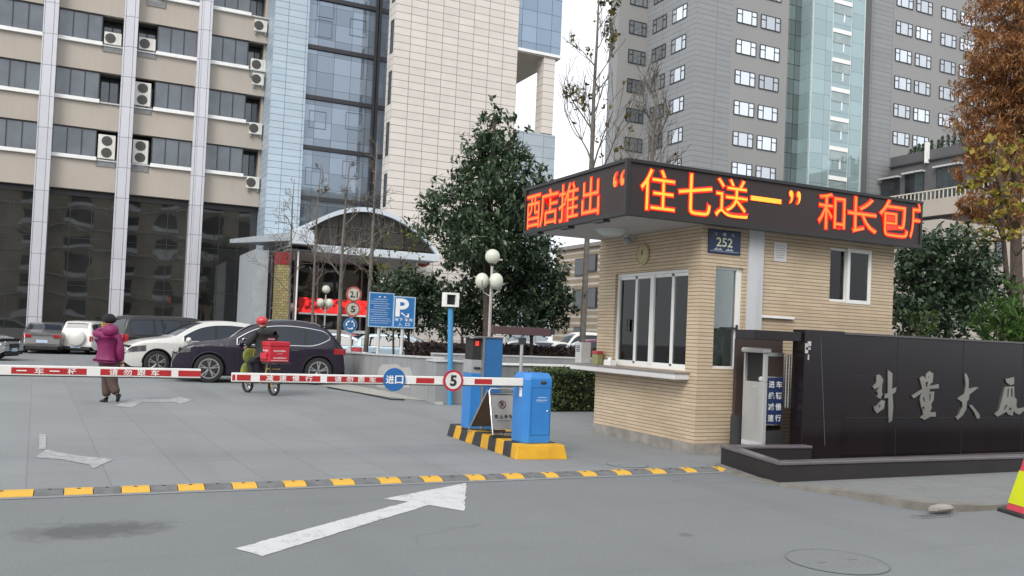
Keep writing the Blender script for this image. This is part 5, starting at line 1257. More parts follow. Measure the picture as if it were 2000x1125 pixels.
tree_px('round_tree', 'round dark evergreen between mirror post and globe lamp', gpt(905, 705, 28), 28, [(903, 660), (905, 610)], [(905, 590, 52, 48, 0), (880, 615, 38, 42, .4), (935, 620, 38, 42, -.4)], L_dark2, .17, 100, 24, trunk_r=.07, per=11)
tree_px('evergreen_bush_tree', 'big rounded dark evergreen right of the booth behind name wall', gpt(1850, 690, 19), 19, [(1850, 640), (1850, 560)], [(1850, 520, 85, 75, 0), (1800, 560, 55, 80, .4), (1905, 560, 55, 70, .5), (1850, 610, 95, 50, -.3), (1790, 500, 40, 45, .8), (1770, 620, 35, 50, .2)], L_dark2, .15, 120, 25, trunk_r=.10, per=12)
tree_px('redwood_tree', 'rust brown dawn redwood at the right edge', gpt(1986, 700, 24), 24, [(1986, 600), (1984, 450), (1985, 250), (1988, 60), (1990, -160)],
        [(1950, 20, 58, 60, 0), (1985, -60, 60, 60, 0), (2010, 40, 60, 60, .5), (1945, 100, 58, 50, -.3), (1922, 165, 58, 48, .4), (2000, 130, 70, 60, -.5), (1925, 225, 60, 45, 0), (1990, 220, 75, 55, .3), (1940, 300, 55, 50, -.4), (1908, 330, 40, 45, .3), (2000, 310, 70, 60, .5), (1918, 400, 42, 40, 0), (1975, 400, 60, 50, 0), (1884, 410, 24, 26, .4), (2030, 180, 50, 90, 0)],
        L_red, .19, 75, 26, trunk_r=.20, per=22, asp=.17, cl=.26, droop=.5)
tree_px('ginkgo_tree', 'yellow green ginkgo in front of the rust brown redwood', gpt(1990, 690, 19), 19, [(1985, 600), (1968, 560), (1960, 470), (1955, 380), (1950, 290)],
        [(1935, 300, 40, 28, 0), (1985, 300, 40, 35, .3), (1950, 350, 50, 28, -.3), (1990, 380, 45, 40, .3), (1930, 395, 38, 22, .2), (1975, 440, 50, 30, -.3), (1925, 455, 40, 20, .4), (1900, 360, 22, 16, 0), (1890, 470, 40, 14, .3), (1990, 480, 36, 24, 0)],
        L_gink, .125, 34, 27, trunk_r=.085, per=9, asp=.8, cl=.36)
tree_px('bamboo_clump', 'bright green feathery clump behind the right end of name wall', gpt(1960, 700, 15), 15, [(1960, 640), (1965, 600)], [(1945, 625, 48, 45, 0), (1990, 610, 45, 45, .2), (1965, 650, 60, 30, 0), (2015, 640, 40, 50, 0)], L_fresh, .20, 120, 28, trunk_r=.03, per=10, asp=.22, cl=.35)
tree_px('shrub', 'lighter green shrub at the booth corner above name wall', gpt(1790, 700, 15.5), 15.5, [(1790, 650), (1795, 620)], [(1785, 635, 34, 32, 0), (1815, 620, 26, 28, .3), (1770, 655, 26, 26, 0)], leaf_mat('leaf_shrub', [(.03, .055, .015), (.055, .09, .025), (.09, .13, .04)], .5, .3, .25), .16, 110, 29, trunk_r=.03, per=9, asp=.35, cl=.35)
tree_px('leafy_sapling', 'slender tree with thin green and yellow leaves in front of canopy', gpt(770, 700, 33), 33, [(768, 640), (765, 560), (760, 480)], [(765, 470, 30, 35, 0), (790, 450, 30, 24, .3), (735, 515, 40, 24, 0), (700, 500, 40, 20, .3), (790, 500, 30, 26, -.3), (815, 465, 22, 22, 0)], leaf_mat('leaf_yellow_green', [(.06, .09, .02), (.13, .16, .04), (.22, .20, .06)], .6, .2, .35), .17, 8, 30, trunk_r=.05, per=7, asp=.5, cl=.4)

def bare_tree(name, label, base, D, px, rad, seed, first=.35, L=1.6, depth=2, leaves=0, leaf=.12, white=0, group=None, lm=None, spread=.5, up=.5, nl=3, minr=.005, sub=(1, 3)):
    rg = random.Random(seed); t = thing(name, label, 'tree', base, group=group)
    tp = [Vector(base)]+[DEP(x, y, D) for x, y in px]
    f = MB(); n = len(tp); rr = [rad*(1-.78*i/(n-1)) for i in range(n)]; f.tube(tp, rr, 10); tips = []
    tot = sum((tp[i+1]-tp[i]).length for i in range(n-1)); acc = 0
    for i in range(n-1):
        seg = tp[i+1]-tp[i]; k = max(1, int(seg.length/.45))
        for j in range(k):
            u = (acc+seg.length*(j+rg.random())/k)/tot
            if u < first: continue
            p = tp[i].lerp(tp[i+1], (j+.5)/k); r = rr[i]*(1-(j/k))+rr[i+1]*(j/k)
            a = rg.uniform(0, 6.28); d = Vector((math.cos(a)*spread, math.sin(a)*spread, up))
            branches(f, p, d, L*(1.15-u)*rg.uniform(.6, 1.2), r*.5, depth, rg, tips, spread, up*.5, sub, .1, minr)
        acc += seg.length
    f.obj('trunk', m_bark, t, smooth=180)
    if white: MB().tube([tp[0], tp[0].lerp(tp[1], white)], [rad*1.05, rad*1.02], 10, cap=False).obj('white_trunk_paint', m_white, t, smooth=180)
    if leaves:
        f = MB()
        for _ in range(leaves):
            p = rg.choice(tips); leaf_quads(f, p+Vector((rg.gauss(0, .05), rg.gauss(0, .05), rg.gauss(-.03, .05))), nl, (.09, .09, .09), leaf, rg, shell=0, asp=.7)
        f.obj('leaves', lm or L_few, t)
    return t
G_ = 'bare street trees'
bare_tree('bare_tree', 'nearly leafless tree over the LED sign corner against white sky, white painted foot', gpt(1133, 702, 26), 26, [(1139, 640), (1147, 460), (1156, 300), (1160, 180), (1166, 80), (1170, -20)], .105, 41, first=.45, L=3.0, leaves=120, leaf=.16, white=.42, minr=.008, spread=.45, up=.7)
bare_tree('bare_tree', 'leafless tree rising over LED sign in front of the grey tower', gpt(1255, 720, 30), 30, [(1262, 500), (1272, 330), (1278, 240), (1285, 150)], .12, 42, first=.5, L=3.4, leaves=8, leaf=.2, group=None, spread=.45, up=.8, minr=.009)
for i, (bx_, px, D, rd, sd_, lb_, wh) in enumerate(((564, [(566, 560), (569, 460), (571, 400), (575, 350)], 36, .055, 51, 'leftmost thin bare sapling, beside the gilt column', 0),
    (609, [(611, 600), (616, 480), (620, 400), (628, 320)], 35, .07, 52, 'second thin bare sapling from the left in front of canopy', 0),
    (660, [(664, 600), (669, 480), (675, 400), (683, 315)], 33, .10, 53, 'third bare sapling, just left of the red rimmed limit signs', 0),
    (712, [(718, 640), (727, 480), (732, 380), (737, 275)], 30, .10, 54, 'bare tree with white painted trunk foot left of blue notice board', .5))):
    bare_tree('bare_sapling', lb_, gpt(bx_, 694, D), D, px, rd, sd_, first=.38, L=1.7, depth=2, leaves=10, leaf=.10, white=wh, group=G_, spread=.6, up=.5, minr=.007)

# row of clipped shrubs on the podium roof
rg = random.Random(9); proto = None
sh_px = [(1779, 292, 1.5), (1787, 287, 2.1), (1795, 284, 2.4), (1803, 281, 2.2), (1820, 281, 2.6), (1834, 284, 2.2), (1841, 276, 3.0), (1852, 273, 3.0), (1864, 270, 3.4), (1877, 268, 3.0), (1888, 264, 3.2)]
names_ = ['first low clipped shrub at left end of the podium roof row', 'second clipped shrub from left of the podium roof row', 'third clipped shrub from left of the podium roof row', 'fourth clipped shrub, left of the white drainpipe on the podium roof', 'clipped shrub just right of the white drainpipe on the podium roof', 'low clipped shrub second right of the drainpipe on the podium roof', 'clipped shrub third right of the drainpipe on the podium roof', 'clipped shrub fourth right of the drainpipe on the podium roof', 'tall clipped shrub fifth right of the drainpipe on the podium roof', 'clipped shrub next to last at right of the podium roof row', 'last clipped shrub at the right end of the podium roof row']
for (x, y, h), nm in zip(sh_px, names_):
    p = PX(x, y, WX+.8); loc = (p.x, p.y, zt)
    if proto is None:
        proto = thing('clipped_shrub', nm, 'shrub', loc, group='clipped shrubs on the podium roof'); f = MB()
        MB().tube([(0, 0, -.1), (0, 0, .6)], .06, 6).obj('stem', m_bark2, proto, local=True)
        for k in range(260):
            z = rg.uniform(.02, 1); r = .42*math.sqrt(max(.02, 1-z**2.5)); leaf_quads(f, (rg.gauss(0, r*.5), rg.gauss(0, r*.5), z*.95), 1, (.05, .05, .03), .2, rg, shell=0)
        f.obj('foliage', L_dark2, proto, local=True); o = proto; o['h'] = 1
    else: o = dup(proto, loc=loc, label=nm)
    o.scale = (.75, .75, h*.5)
    o.rotation_euler = (0, 0, rg.uniform(0, 6))

# ------------------------------------------------------------------ cars
def interp(pts, x):
    if x <= pts[0][0]: return pts[0][1]
    for (a, b), (c, d) in zip(pts, pts[1:]):
        if x <= c:
            t = (x-a)/max(1e-6, c-a); return b+(d-b)*t
    return pts[-1][1]
def smooth_prof(pts, k=2):
    for _ in range(k):
        q = [pts[0]]
        for (a, b), (c, d) in zip(pts, pts[1:]): q += [(a*.75+c*.25, b*.75+d*.25), (a*.25+c*.75, b*.25+d*.75)]
        pts = q+[pts[-1]]
    return pts
m_tyre = mat('tyre_rubber', (.016, .016, .017), .8, var=.1); m_rim = mat('alloy_rim', (.55, .55, .56), .28, .9, var=.05)
m_cglass = glass_mat('car_glass', (.016, .022, .034), .03, 0, 1.5); m_under = mat('car_underside', (.012, .012, .012), .9)
m_tail = mat('tail_lamp_red', (.35, .012, .018), .2, var=.05, coat=.5); m_head = glass_mat('head_lamp_glass', (.40, .41, .43), .06, .85, 1.5); m_plate = mat('plate_white_blue', (.45, .55, .70), .5)
def paint(name, c, metal=.3): return mat(name, c, .32, metal, var=.03, coat=.8 if max(c) > .1 else .35)
def car(label, loc, rz, L, W, H, wb, r, prof, belt, glass, pnt, spec=None, trim=None, rails=False, cat='car', fo=None, name='parked_car', rear_axle=None, detail=True, seed=0):
    """x forward, origin on the ground midway between the axles. prof: silhouette (x, z) rear to front in shares of L and H."""
    S = spec or {}
    t = thing(name, label, cat, loc, rz, group='cars around the forecourt'); fo = fo if fo is not None else (L-wb)/2*.96; xr, xf = -wb/2-(L-wb-fo), wb/2+fo
    P = smooth_prof([(xr+p[0]*L, p[1]*H) for p in prof], 2); zt_ = lambda x: interp(P, x)
    bz_ = lambda x: interp([(xr+p[0]*L, p[1]*H) for p in belt], x)
    sill = .115*H+.04; ra = r*1.12
    def zb_(x):
        z = sill+.10*H*max(0, (abs(x-(xr+xf)/2)-(L/2-.25))/.25)
        for ax in (-wb/2, wb/2):
            if abs(x-ax) < ra: z = max(z, r+math.sqrt(ra*ra-(x-ax)**2))
        return z
    def wx(x):
        u = (x-(xr+xf)/2)/(L/2); e = S.get('nose', 3.2) if u > 0 else S.get('tail', 5.0); return W/2*(1-.22*abs(u)**e)
    def y_(x, z):
        b = bz_(x); w_ = wx(x)
        if z <= b:
            k = (z-sill)/max(.05, b-sill); return w_*(1-.05*(1-min(1, max(0, k)*2.2))**2-.035*max(0, k-.45)**1.5)
        return w_*.972-(z-b)*S.get('tumble', .36)
    xs = set([xr+.0, xf])
    for i in range(61): xs.add(xr+L*i/60)
    for ax in (-wb/2, wb/2):
        for j in range(17): xs.add(ax+ra*math.cos(math.pi*j/16))
    xs = sorted(xs); rowsL, M_ = [], 14
    secs = []
    for x in xs:
        a, b = zb_(x), max(zt_(x), zb_(x)+.02); sec = []
        for j in range(M_+1):
            u = j/M_; z = a+(b-.045-a)*u if b-.045 > a else a+(b-a)*u*.9; sec.append((x, y_(x, z), z))
        yt = sec[-1][1]
        sec.append((x, max(.02, yt-.022), b-.014)); sec.append((x, max(.01, yt-.07), b))
        full = sec+[(x, max(.01, yt-.07)*s_, b+.018*(1-s_*s_)) for s_ in (.6, .2)]
        full = full+[(p[0], -p[1], p[2]) for p in reversed(full)]; secs.append(full)
    f = MB(); f.grid(secs); k = len(secs[0])
    f.f += [tuple(range(k)), tuple(reversed(range((len(secs)-1)*k, len(secs)*k)))]
    body = f.obj('body', pnt, t, local=True, smooth=38)
    ub = boxes((xr+.15, xf-.15, -W/2+.2, W/2-.2, sill-.05, bz_(0)-.15)); ub.obj('underbody', m_under, t, local=True)
    xs2 = lambda a, b, n: [a+(b-a)*i/n for i in range(n+1)]
    # side windows
    ga, gb = xr+glass['side'][0]*L, xr+glass['side'][1]*L; gtop = lambda x: zt_(x)-.075*H; gr_ = glass.get('rise', 0); gbot = lambda x: bz_(x)+.012*H+(gr_*H*max(0, 1-(x-ga)/(.16*L))**2 if gr_ else 0)
    for s_ in (1, -1):
        f = MB(); rows = []; outline_b, outline_t = [], []
        for x in xs2(ga, gb, 36):
            a, b = gbot(x), gtop(x)
            if b < a+.012: continue
            rows.append([(x, s_*(y_(x, a+(b-a)*u)+.007), a+(b-a)*u) for u in (0, .33, .66, 1)]); outline_b.append(rows[-1][0]); outline_t.append(rows[-1][-1])
        if len(rows) < 2: continue
        if s_ < 0: rows = [list(reversed(q)) for q in rows]
        gl_ = f.grid(rows).obj('side_window', m_cglass, t, local=True, smooth=180)
        lp_ = outline_b+outline_t[::-1]
        lp_ = [(p[0], p[1]+s_*.004, p[2]) for p in lp_]
        MB().tube(lp_+[lp_[0]], .015 if trim else .008, 5).obj('window_trim', trim or m_black, gl_, local=True)
        f = MB()
        for px_ in glass.get('pillars', ()):
            x = xr+px_*L; q0, q1 = gbot(x), gtop(x); f.add([(x-.035, s_*(y_(x, q0)+.011), q0), (x+.035, s_*(y_(x, q0)+.011), q0), (x+.02, s_*(y_(x, q1)+.011), q1), (x-.045, s_*(y_(x, q1)+.011), q1)], [(0, 1, 2, 3)])
        if f.v: f.obj('pillar_strip', m_black, gl_, local=True)
        if detail:
            f = MB()
            for px_ in glass.get('doors', ()):
                x = xr+px_*L; f.tube([(x, s_*(y_(x, z)+.001), z) for z in [sill+.12+(bz_(x)-sill-.12)*j/6 for j in range(7)]], .006, 4)
            f.tube([(x, s_*(y_(x, sill+.1)+.001), sill+.1) for x in xs2(-wb/2+ra+.08, wb/2-ra-.08, 8)], .006, 4); f.obj('door_seam', m_black, body, local=True)
            f = MB()
            for px_ in glass.get('handles', ()):
                x = xr+px_*L; z = bz_(x)-.10; f.tube([(x-.09, s_*(y_(x, z)+.015), z), (x+.09, s_*(y_(x, z)+.015), z)], .012, 6)
            if f.v: f.obj('door_handle', trim or pnt, t, local=True)
            xm_ = xr+glass['mirror']*L; zm = bz_(xm_)+.07
            g_ = MB().ball((xm_, s_*(W/2+.07), zm), .1, 12, 8, (.075, .12, .085)).obj('wing_mirror', pnt, t, local=True, smooth=180)
    def top_patch(a, b, sw, nm, m_, off=.008):
        f = MB(); rows = []
        for x in xs2(a, b, 14):
            z = zt_(x); yt = y_(x, z-.045)-.09
            rows.append([(x, yt*s_*sw, z+off+.018*(1-s_*s_)) for s_ in (-1, -.5, 0, .5, 1)])
        return f.grid([list(reversed(q)) for q in rows]).obj(nm, m_, t, local=True, smooth=180)
    top_patch(xr+glass['front'][0]*L, xr+glass['front'][1]*L, .98, 'windscreen', m_cglass)
    top_patch(xr+glass['rear'][0]*L, xr+glass['rear'][1]*L, .95, 'rear_window', m_cglass)
    if rails:
        for s_ in (1, -1): MB().tube([(x, s_*(y_(x, zt_(x)-.045)-.05), zt_(x)+.035 if 0 < i < 10 else zt_(x)) for i, x in enumerate(xs2(ga+.35, gb-.75, 10))], .024, 6).obj('roof_rail', trim or m_chrome, t, local=True, smooth=60)
    # lamps, grille, plates
    def side_patch(x0, x1, z0, z1, s_, nm, m_, off=.012, slope=0):
        f = MB(); rows = []
        for x in xs2(x0, x1, 8):
            dz = slope*(x-x0)/(x1-x0); zc = min(zt_(x)-.03, z1+dz)
            rows.append([(x, s_*(y_(x, max(zb_(x), z))+off), z) for z in (z0+dz, (z0+dz+zc)/2, zc)])
        if s_ < 0: rows = [list(reversed(q)) for q in rows]
        return f.grid(rows).obj(nm, m_, t, local=True, smooth=180)
    wn, wt = wx(xf), wx(xr)
    hz = S.get('head', (.43, .52)); tz = S.get('tail_z', (.48, .60)); tl = S.get('tail_len', .10); hl = S.get('head_len', .13)
    for s_ in (1, -1):
        side_patch(xf-hl*L, xf-.01, hz[0]*H, hz[1]*H, s_, 'headlight', m_head, slope=-.04*H)
        b = boxes((xf-.03, xf+.012, s_*wn*.55, s_*wn*.97, (hz[0]-.04)*H, (hz[1]-.05)*H)).obj('headlight', m_head, t, local=True, bevel=.012)
        side_patch(xr+.01, xr+tl*L, tz[0]*H, tz[1]*H, s_, 'tail_light', m_tail)
        boxes((xr-.012, xr+.03, s_*wt*S.get('tail_in', .55), s_*wt*.97, tz[0]*H, tz[1]*H)).obj('tail_light', m_tail, t, local=True, bevel=.012)
    g_ = boxes((xf-.02, xf+.012, -wn*.5, wn*.5, S.get('grille', (.27, .42))[0]*H, S.get('grille', (.27, .42))[1]*H)).obj('grille', S.get('grille_m', m_black), t, local=True, bevel=.01)
    boxes((xf-.02, xf+.01, -wn*.92, wn*.92, .15*H, .22*H)).obj('front_bumper', m_black, t, local=True)
    boxes((xr-.012, xr+.03, -wt*.9, wt*.9, .15*H, .24*H)).obj('rear_bumper', S.get('rear_bumper', m_black), t, local=True)
    boxes((xr-.02, xr, -.22, .22, S.get('plate', .36)*H-.06, S.get('plate', .36)*H+.07)).obj('number_plate', m_plate, t, local=True)
    boxes((xf, xf+.02, -.22, .22, .23*H, .23*H+.12)).obj('number_plate', m_plate, t, local=True)
    if S.get('chrome'): boxes((xr-.016, xr+.02, -wt*.62, wt*.62, S['chrome']*H, S['chrome']*H+.045)).obj('chrome_strip', m_chrome, t, local=True)
    if S.get('spare'):
        MB().lathe([(.33, 0), (.36, .03), (.36, .14), (.31, .18)], 24).tf(Matrix.Translation((xr, -.05, .50*H)) @ Matrix.Rotation(R_(-90), 4, 'Y')).obj('spare_wheel_cover', pnt, t, local=True, smooth=40)
    if S.get('spoiler'): x = xr+S['spoiler']*L; boxes((x-.18, x+.12, -W*.36, W*.36, zt_(x+.1)-.01, zt_(x+.1)+.03)).obj('roof_spoiler', pnt, t, local=True, bevel=.012)
    # wheels
    for ax in (-wb/2, wb/2):
        for s_ in (1, -1):
            w_ = MB().lathe([(r*.68, -.115), (r*.93, -.11), (r, -.07), (r, .07), (r*.93, .11), (r*.68, .115)], 32).tf(Matrix.Translation((ax, s_*(W/2-.13), r)) @ Matrix.Rotation(R_(90), 4, 'X')).obj('wheel', m_tyre, t, local=True, smooth=40)
            f = MB(); rr_ = r*.69
            def ringp(r0, r1, y0, y1, n=32):
                b0 = len(f.v)
                for j in range(n):
                    a = 2*math.pi*j/n
                    f.v += [(ax+r0*math.cos(a), y0, r+r0*math.sin(a)), (ax+r1*math.cos(a), y1, r+r1*math.sin(a))]
                for j in range(n): k2 = (j+1) % n; q = (b0+2*j, b0+2*k2, b0+2*k2+1, b0+2*j+1); f.f.append(q)
            yo = s_*(W/2-.008); yi = s_*(W/2-.035)
            ringp(rr_*1.03, rr_*.9, yo, yo); ringp(rr_*.9, rr_*.88, yo, s_*(W/2-.14))
            for q in range(S.get('spokes', 5)):
                for dd_ in ((-.16, .16) if S.get('twin', True) else (0,)):
                    a = 2*math.pi*q/S.get('spokes', 5)+.3; a2 = a+dd_
                    p0_ = Vector((ax+rr_*.12*math.cos(a), yi, r+rr_*.12*math.sin(a))); p1_ = Vector((ax+rr_*.93*math.cos(a2), yo-s_*.006, r+rr_*.93*math.sin(a2))); f.tube([p0_, p1_], [rr_*.10, rr_*.075], 5)
            f.lathe([(rr_*.2, -.02), (rr_*.2, .02)], 14, (ax, yi, r), 'y'); f.obj('rim', S.get('rim_m', m_rim), w_, local=True)
            MB().lathe([(rr_*.93, -.01), (rr_*.93, .01)], 24, (ax, s_*(W/2-.10), r), 'y').obj('brake_disc', m_under, w_, local=True)
            lip = [(ax+(ra+.012)*math.cos(math.pi*j/14), s_*(y_(ax+ra*math.cos(math.pi*j/14), r+ra*math.sin(math.pi*j/14))+.004), r+(ra+.012)*math.sin(math.pi*j/14)) for j in range(15)]
            if S.get('lip', True): MB().tube(lip, .016, 5).obj('arch_lip', S.get('lip_m', m_black), body, local=True)
    return t
SUV_C = [(0, .30), (.002, .55), (.03, .66), (.075, .80), (.13, .93), (.18, .955), (.26, .985), (.35, 1.0), (.44, .99), (.52, .95), (.59, .87), (.69, .695), (.715, .665), (.82, .63), (.91, .575), (.97, .48), (1, .32)]
SUV_B = [(0, .60), (.3, .605), (.7, .59), (1, .55)]
BOX = [(0, .30), (.002, .6), (.015, .75), (.04, .94), (.08, .985), (.3, 1.0), (.5, 1.0), (.58, .97), (.64, .87), (.71, .66), (.75, .63), (.9, .60), (.975, .54), (1, .32)]
SED = [(0, .32), (.004, .56), (.03, .68), (.12, .72), (.16, .75), (.30, .95), (.38, .995), (.48, 1.0), (.56, .96), (.70, .70), (.74, .665), (.88, .60), (.96, .50), (1, .34)]
HAT = [(0, .32), (.004, .56), (.02, .68), (.07, .88), (.12, .96), (.3, 1.0), (.45, 1.0), (.55, .95), (.70, .70), (.75, .66), (.90, .58), (.97, .48), (1, .33)]
g_suv = dict(rise=.15, side=(.085, .645), front=(.52, .69), rear=(.035, .12), pillars=(.25, .44), doors=(.255, .45, .64), handles=(.31, .50), mirror=.62)
g_box = dict(side=(.05, .68), front=(.595, .70), rear=(.018, .042), pillars=(.22, .43), doors=(.24, .44, .66), handles=(.29, .49), mirror=.64)
g_sed = dict(side=(.19, .69), front=(.565, .715), rear=(.165, .29), pillars=(.28, .45), doors=(.27, .46, .68), handles=(.31, .50), mirror=.66)
g_hat = dict(side=(.09, .68), front=(.56, .70), rear=(.025, .075), pillars=(.24, .44), doors=(.25, .45, .67), handles=(.30, .49), mirror=.65)
m_night = paint('paint_night_blue', (.012, .007, .020), 0); m_wht = paint('paint_white', (.62, .61, .58), .05); m_sil = paint('paint_silver', (.36, .37, .38), .6)
m_gry_p = paint('paint_grey', (.15, .145, .145), .5); m_blk = paint('paint_black', (.010, .009, .009), 0); m_lblue = paint('paint_pale_blue', (.34, .45, .52), .2); m_mar = paint('paint_maroon', (.10, .018, .045))
_wf = DEP(409, 700, 23.5); _wr = DEP(622, 700, 24.5)
_d = Vector((_wf.x-_wr.x, _wf.y-_wr.y, 0)); hd = math.atan2(_d.y, _d.x); wbc = _d.length; _m = (_wf+_wr)/2+Vector((-_d.y, _d.x, 0)).normalized()*(-.85)
car('dark night blue luxury SUV in profile behind the booms and delivery rider', (_m.x, _m.y, 0), hd, wbc+1.70, 1.95, 1.74, wbc, .385, SUV_C, SUV_B, g_suv, m_night, dict(head=(.47, .535), head_len=.10, tail_z=(.50, .59), tail_len=.075, spoiler=.13, lip_m=m_night, grille_m=m_black), trim=m_chrome, rails=True, fo=.94, name='parked_suv')
p = DEP(385, 690, 27.5)
car('white SUV with black grille half hidden behind the dark SUV', (p.x, p.y, 0), hd+R_(14), 4.7, 1.88, 1.68, 2.75, .36, SUV_C, SUV_B, g_suv, m_wht, dict(head=(.42, .52), grille=(.2, .5), grille_m=m_black, spokes=5), trim=m_chrome, name='parked_suv')
p = DEP(352, 680, 33)
car('boxy black SUV seen from its rear corner behind the white SUV', (p.x, p.y, gz(p.y)), R_(22), 4.9, 1.95, 1.80, 2.9, .38, BOX, SUV_B, g_box, m_blk, dict(tail_z=(.44, .62), tail_len=.03), trim=None, name='parked_suv')
p = DEP(-108, 690, 31)
car('silver sedan cut off by the left edge of the picture', (p.x, p.y, gz(p.y)), R_(-20), 4.75, 1.83, 1.46, 2.8, .33, SED, [(0, .66), (.5, .64), (1, .60)], g_sed, m_sil, dict(), trim=m_chrome)
p = PY(87, 690, 43.6)
car('grey sedan parked nose in, rear with plate facing the road', (p.x, p.y+2.3, gz(p.y+2)), R_(87), 4.7, 1.78, 1.38, 2.75, .31, SED, [(0, .66), (.5, .64), (1, .60)], g_sed, m_gry_p, dict(chrome=.60, tail_z=(.52, .62), tail_in=.62, plate=.40))
p = PY(182, 690, 43.7)
car('white SUV with round spare wheel cover, partly behind the woman', (p.x, p.y+2.1, gz(p.y+2)), R_(70), 4.2, 1.74, 1.52, 2.55, .33, BOX, SUV_B, g_box, m_wht, dict(spare=True, tail_z=(.40, .56), tail_in=.85, plate=.24, tail_len=.02), name='parked_suv')
p = PY(266, 690, 44.6)
car('small white hatchback showing one red tail light right of woman', (p.x+.3, p.y+2.0, gz(p.y+2)), R_(80), 3.9, 1.66, 1.36, 2.45, .30, HAT, [(0, .64), (.5, .64), (1, .60)], g_hat, m_wht, dict(tail_z=(.50, .62)))
for lb_, px_, py_, D, rz, pr, gl_, pn, H_, nm in (('pale blue sedan behind the blue round sign', 650, 690, 37, 150, SED, g_sed, m_lblue, 1.45, 'parked_car'), ('white and pale blue hatchback behind the P sign posts', 800, 690, 36, -25, HAT, g_hat, m_lblue, 1.5, 'parked_car'), ('silver car glimpsed beyond the blue ticket machine', 1000, 690, 43, 160, SED, g_sed, m_sil, 1.45, 'parked_car'),
        ('white car nose glimpsed right of the signpost', 1070, 690, 45, 200, SED, g_sed, m_wht, 1.45, 'parked_car'), ('maroon car beside the white trunk foot near the booth', 1140, 690, 38, 160, HAT, g_hat, m_mar, 1.6, 'parked_car'), ('white van behind the maroon car', 1130, 690, 46, 170, BOX, g_box, m_wht, 2.0, 'parked_van')):
    p = DEP(px_, py_, D); car(lb_, (p.x, p.y, gz(p.y)), R_(rz), 4.5, 1.78, H_, 2.65, .33, pr, [(0, .64), (.5, .64), (1, .60)], gl_, pn, dict(), detail=False, name=nm, cat='van' if nm == 'parked_van' else 'car')
# ------------------------------------------------------------------ people
def skin(f, J, E, root, sub=2):
    """grow one continuous surface over a skeleton: J name -> (x, y, z, radius)."""
    k = list(J); me = bpy.data.meshes.new('s'); me.from_pydata([J[a][:3] for a in k], [(k.index(a), k.index(b)) for a, b in E], [])
    o = bpy.data.objects.new('s', me); COL.objects.link(o)
    md = o.modifiers.new('skin', 'SKIN'); md.use_smooth_shade = True; md.branch_smoothing = .6
    for i, a in enumerate(k):
        v = me.skin_vertices[0].data[i]; r = J[a][3]; v.radius = r if isinstance(r, tuple) else (r, r); v.use_root = (a == root)
    sb_ = o.modifiers.new('sub', 'SUBSURF'); sb_.levels = sub; sb_.render_levels = sub
    e = eval_mesh(o); f.mesh_of(e); bpy.data.objects.remove(o); bpy.data.meshes.remove(e); return f
def hand(f, wrist, d, side, curl=.4, s=1.0):
    """palm, four bent fingers and a thumb leaving the side of the palm."""
    d = Vector(d).normalized(); side = (Vector(side)-d*d.dot(Vector(side))).normalized(); n = d.cross(side); w0 = Vector(wrist)
    J = {'w': (*w0, .024*s), 'p': (*(w0+d*.045*s), (.036*s, .018*s)), 'k': (*(w0+d*.085*s), (.038*s, .015*s))}; skin(f, J, [('w', 'p'), ('p', 'k')], 'w', 1)
    for i, L in enumerate((.068, .078, .072, .056)):
        b = w0+d*.085*s+side*(.03-.02*i)*s; m_ = b+(d*math.cos(curl)+n*math.sin(curl))*L*.55*s; e = m_+(d*math.cos(curl*2.2)+n*math.sin(curl*2.2))*L*.5*s
        f.tube([b, m_, e], [.0095*s, .0088*s, .007*s], 6)
    b = w0+d*.03*s+side*.03*s; m_ = b+(d*.6+side*.7).normalized()*.04*s; f.tube([b, m_, m_+(d*.9+n*.4).normalized()*.03*s], [.012*s, .01*s, .008*s], 6)
m_skin = mat('skin', (.46, .27, .19), .5, var=.06)
m_hair = mat('hair_black', (.012, .011, .011), .6)
# the woman: local x = to the right as seen from the road, y = away from it
wb_ = G(212, 787); sW = F_PX/(CF.dot(wb_-CC)); rzv = -YAW
wo_ = thing('person', 'person in magenta padded coat and black knit hat walking with phone at ear', 'person', (wb_.x, wb_.y, 0), rzv)
def Wp(px, py, y=0.0): z = (787-py)/sW; return Vector(((px-212-.05*(787-py))/sW, y, z))
J = {}
def jt(n, px, py, y, r): v = Wp(px, py, y); J[n] = (v.x, v.y, v.z, r)
jt('pel', 214, 712, 0, (.12, .09)); jt('wst', 214, 690, 0, (.12, .09)); jt('chest', 214, 668, .0, (.13, .10)); jt('neck', 213, 645, .02, .052); jt('head', 211, 634, .03, .085); jt('crown', 212, 620, .03, .085)
jt('shL', 198, 656, .03, .045); jt('elL', 180, 655, .12, .036); jt('wrL', 199, 639, .11, .028)
jt('shR', 229, 658, -.02, .045); jt('elR', 237, 686, -.04, .036); jt('wrR', 239, 709, .02, .028)
jt('hipL', 208, 722, .04, .07); jt('knL', 203, 750, .10, .06); jt('anL', 206, 777, .04, .04)
jt('hipR', 220, 722, -.05, .07); jt('knR', 222, 750, -.05, .06); jt('anR', 233, 769, -.10, .04)
E_ = [('pel', 'wst'), ('wst', 'chest'), ('chest', 'neck'), ('neck', 'head'), ('head', 'crown'), ('chest', 'shL'), ('shL', 'elL'), ('elL', 'wrL'), ('chest', 'shR'), ('shR', 'elR'), ('elR', 'wrR'), ('pel', 'hipL'), ('hipL', 'knL'), ('knL', 'anL'), ('pel', 'hipR'), ('hipR', 'knR'), ('knR', 'anR')]
f = MB(); skin(f, J, E_, 'pel')
vv = lambda n: Vector(J[n][:3])
fd = Vector((-.88, .47, 0))                                 # she walks to the left and away; face features on that side
hc = vv('head')+Vector((0, 0, .035))
f.ball(hc+fd*.095+Vector((0, 0, -.005)), .018, 8, 6); f.ball(hc+fd*.075+Vector((0, 0, -.06)), .03, 8, 6, (.035, .035, .012))
sdv = Vector((.47, .88, 0))
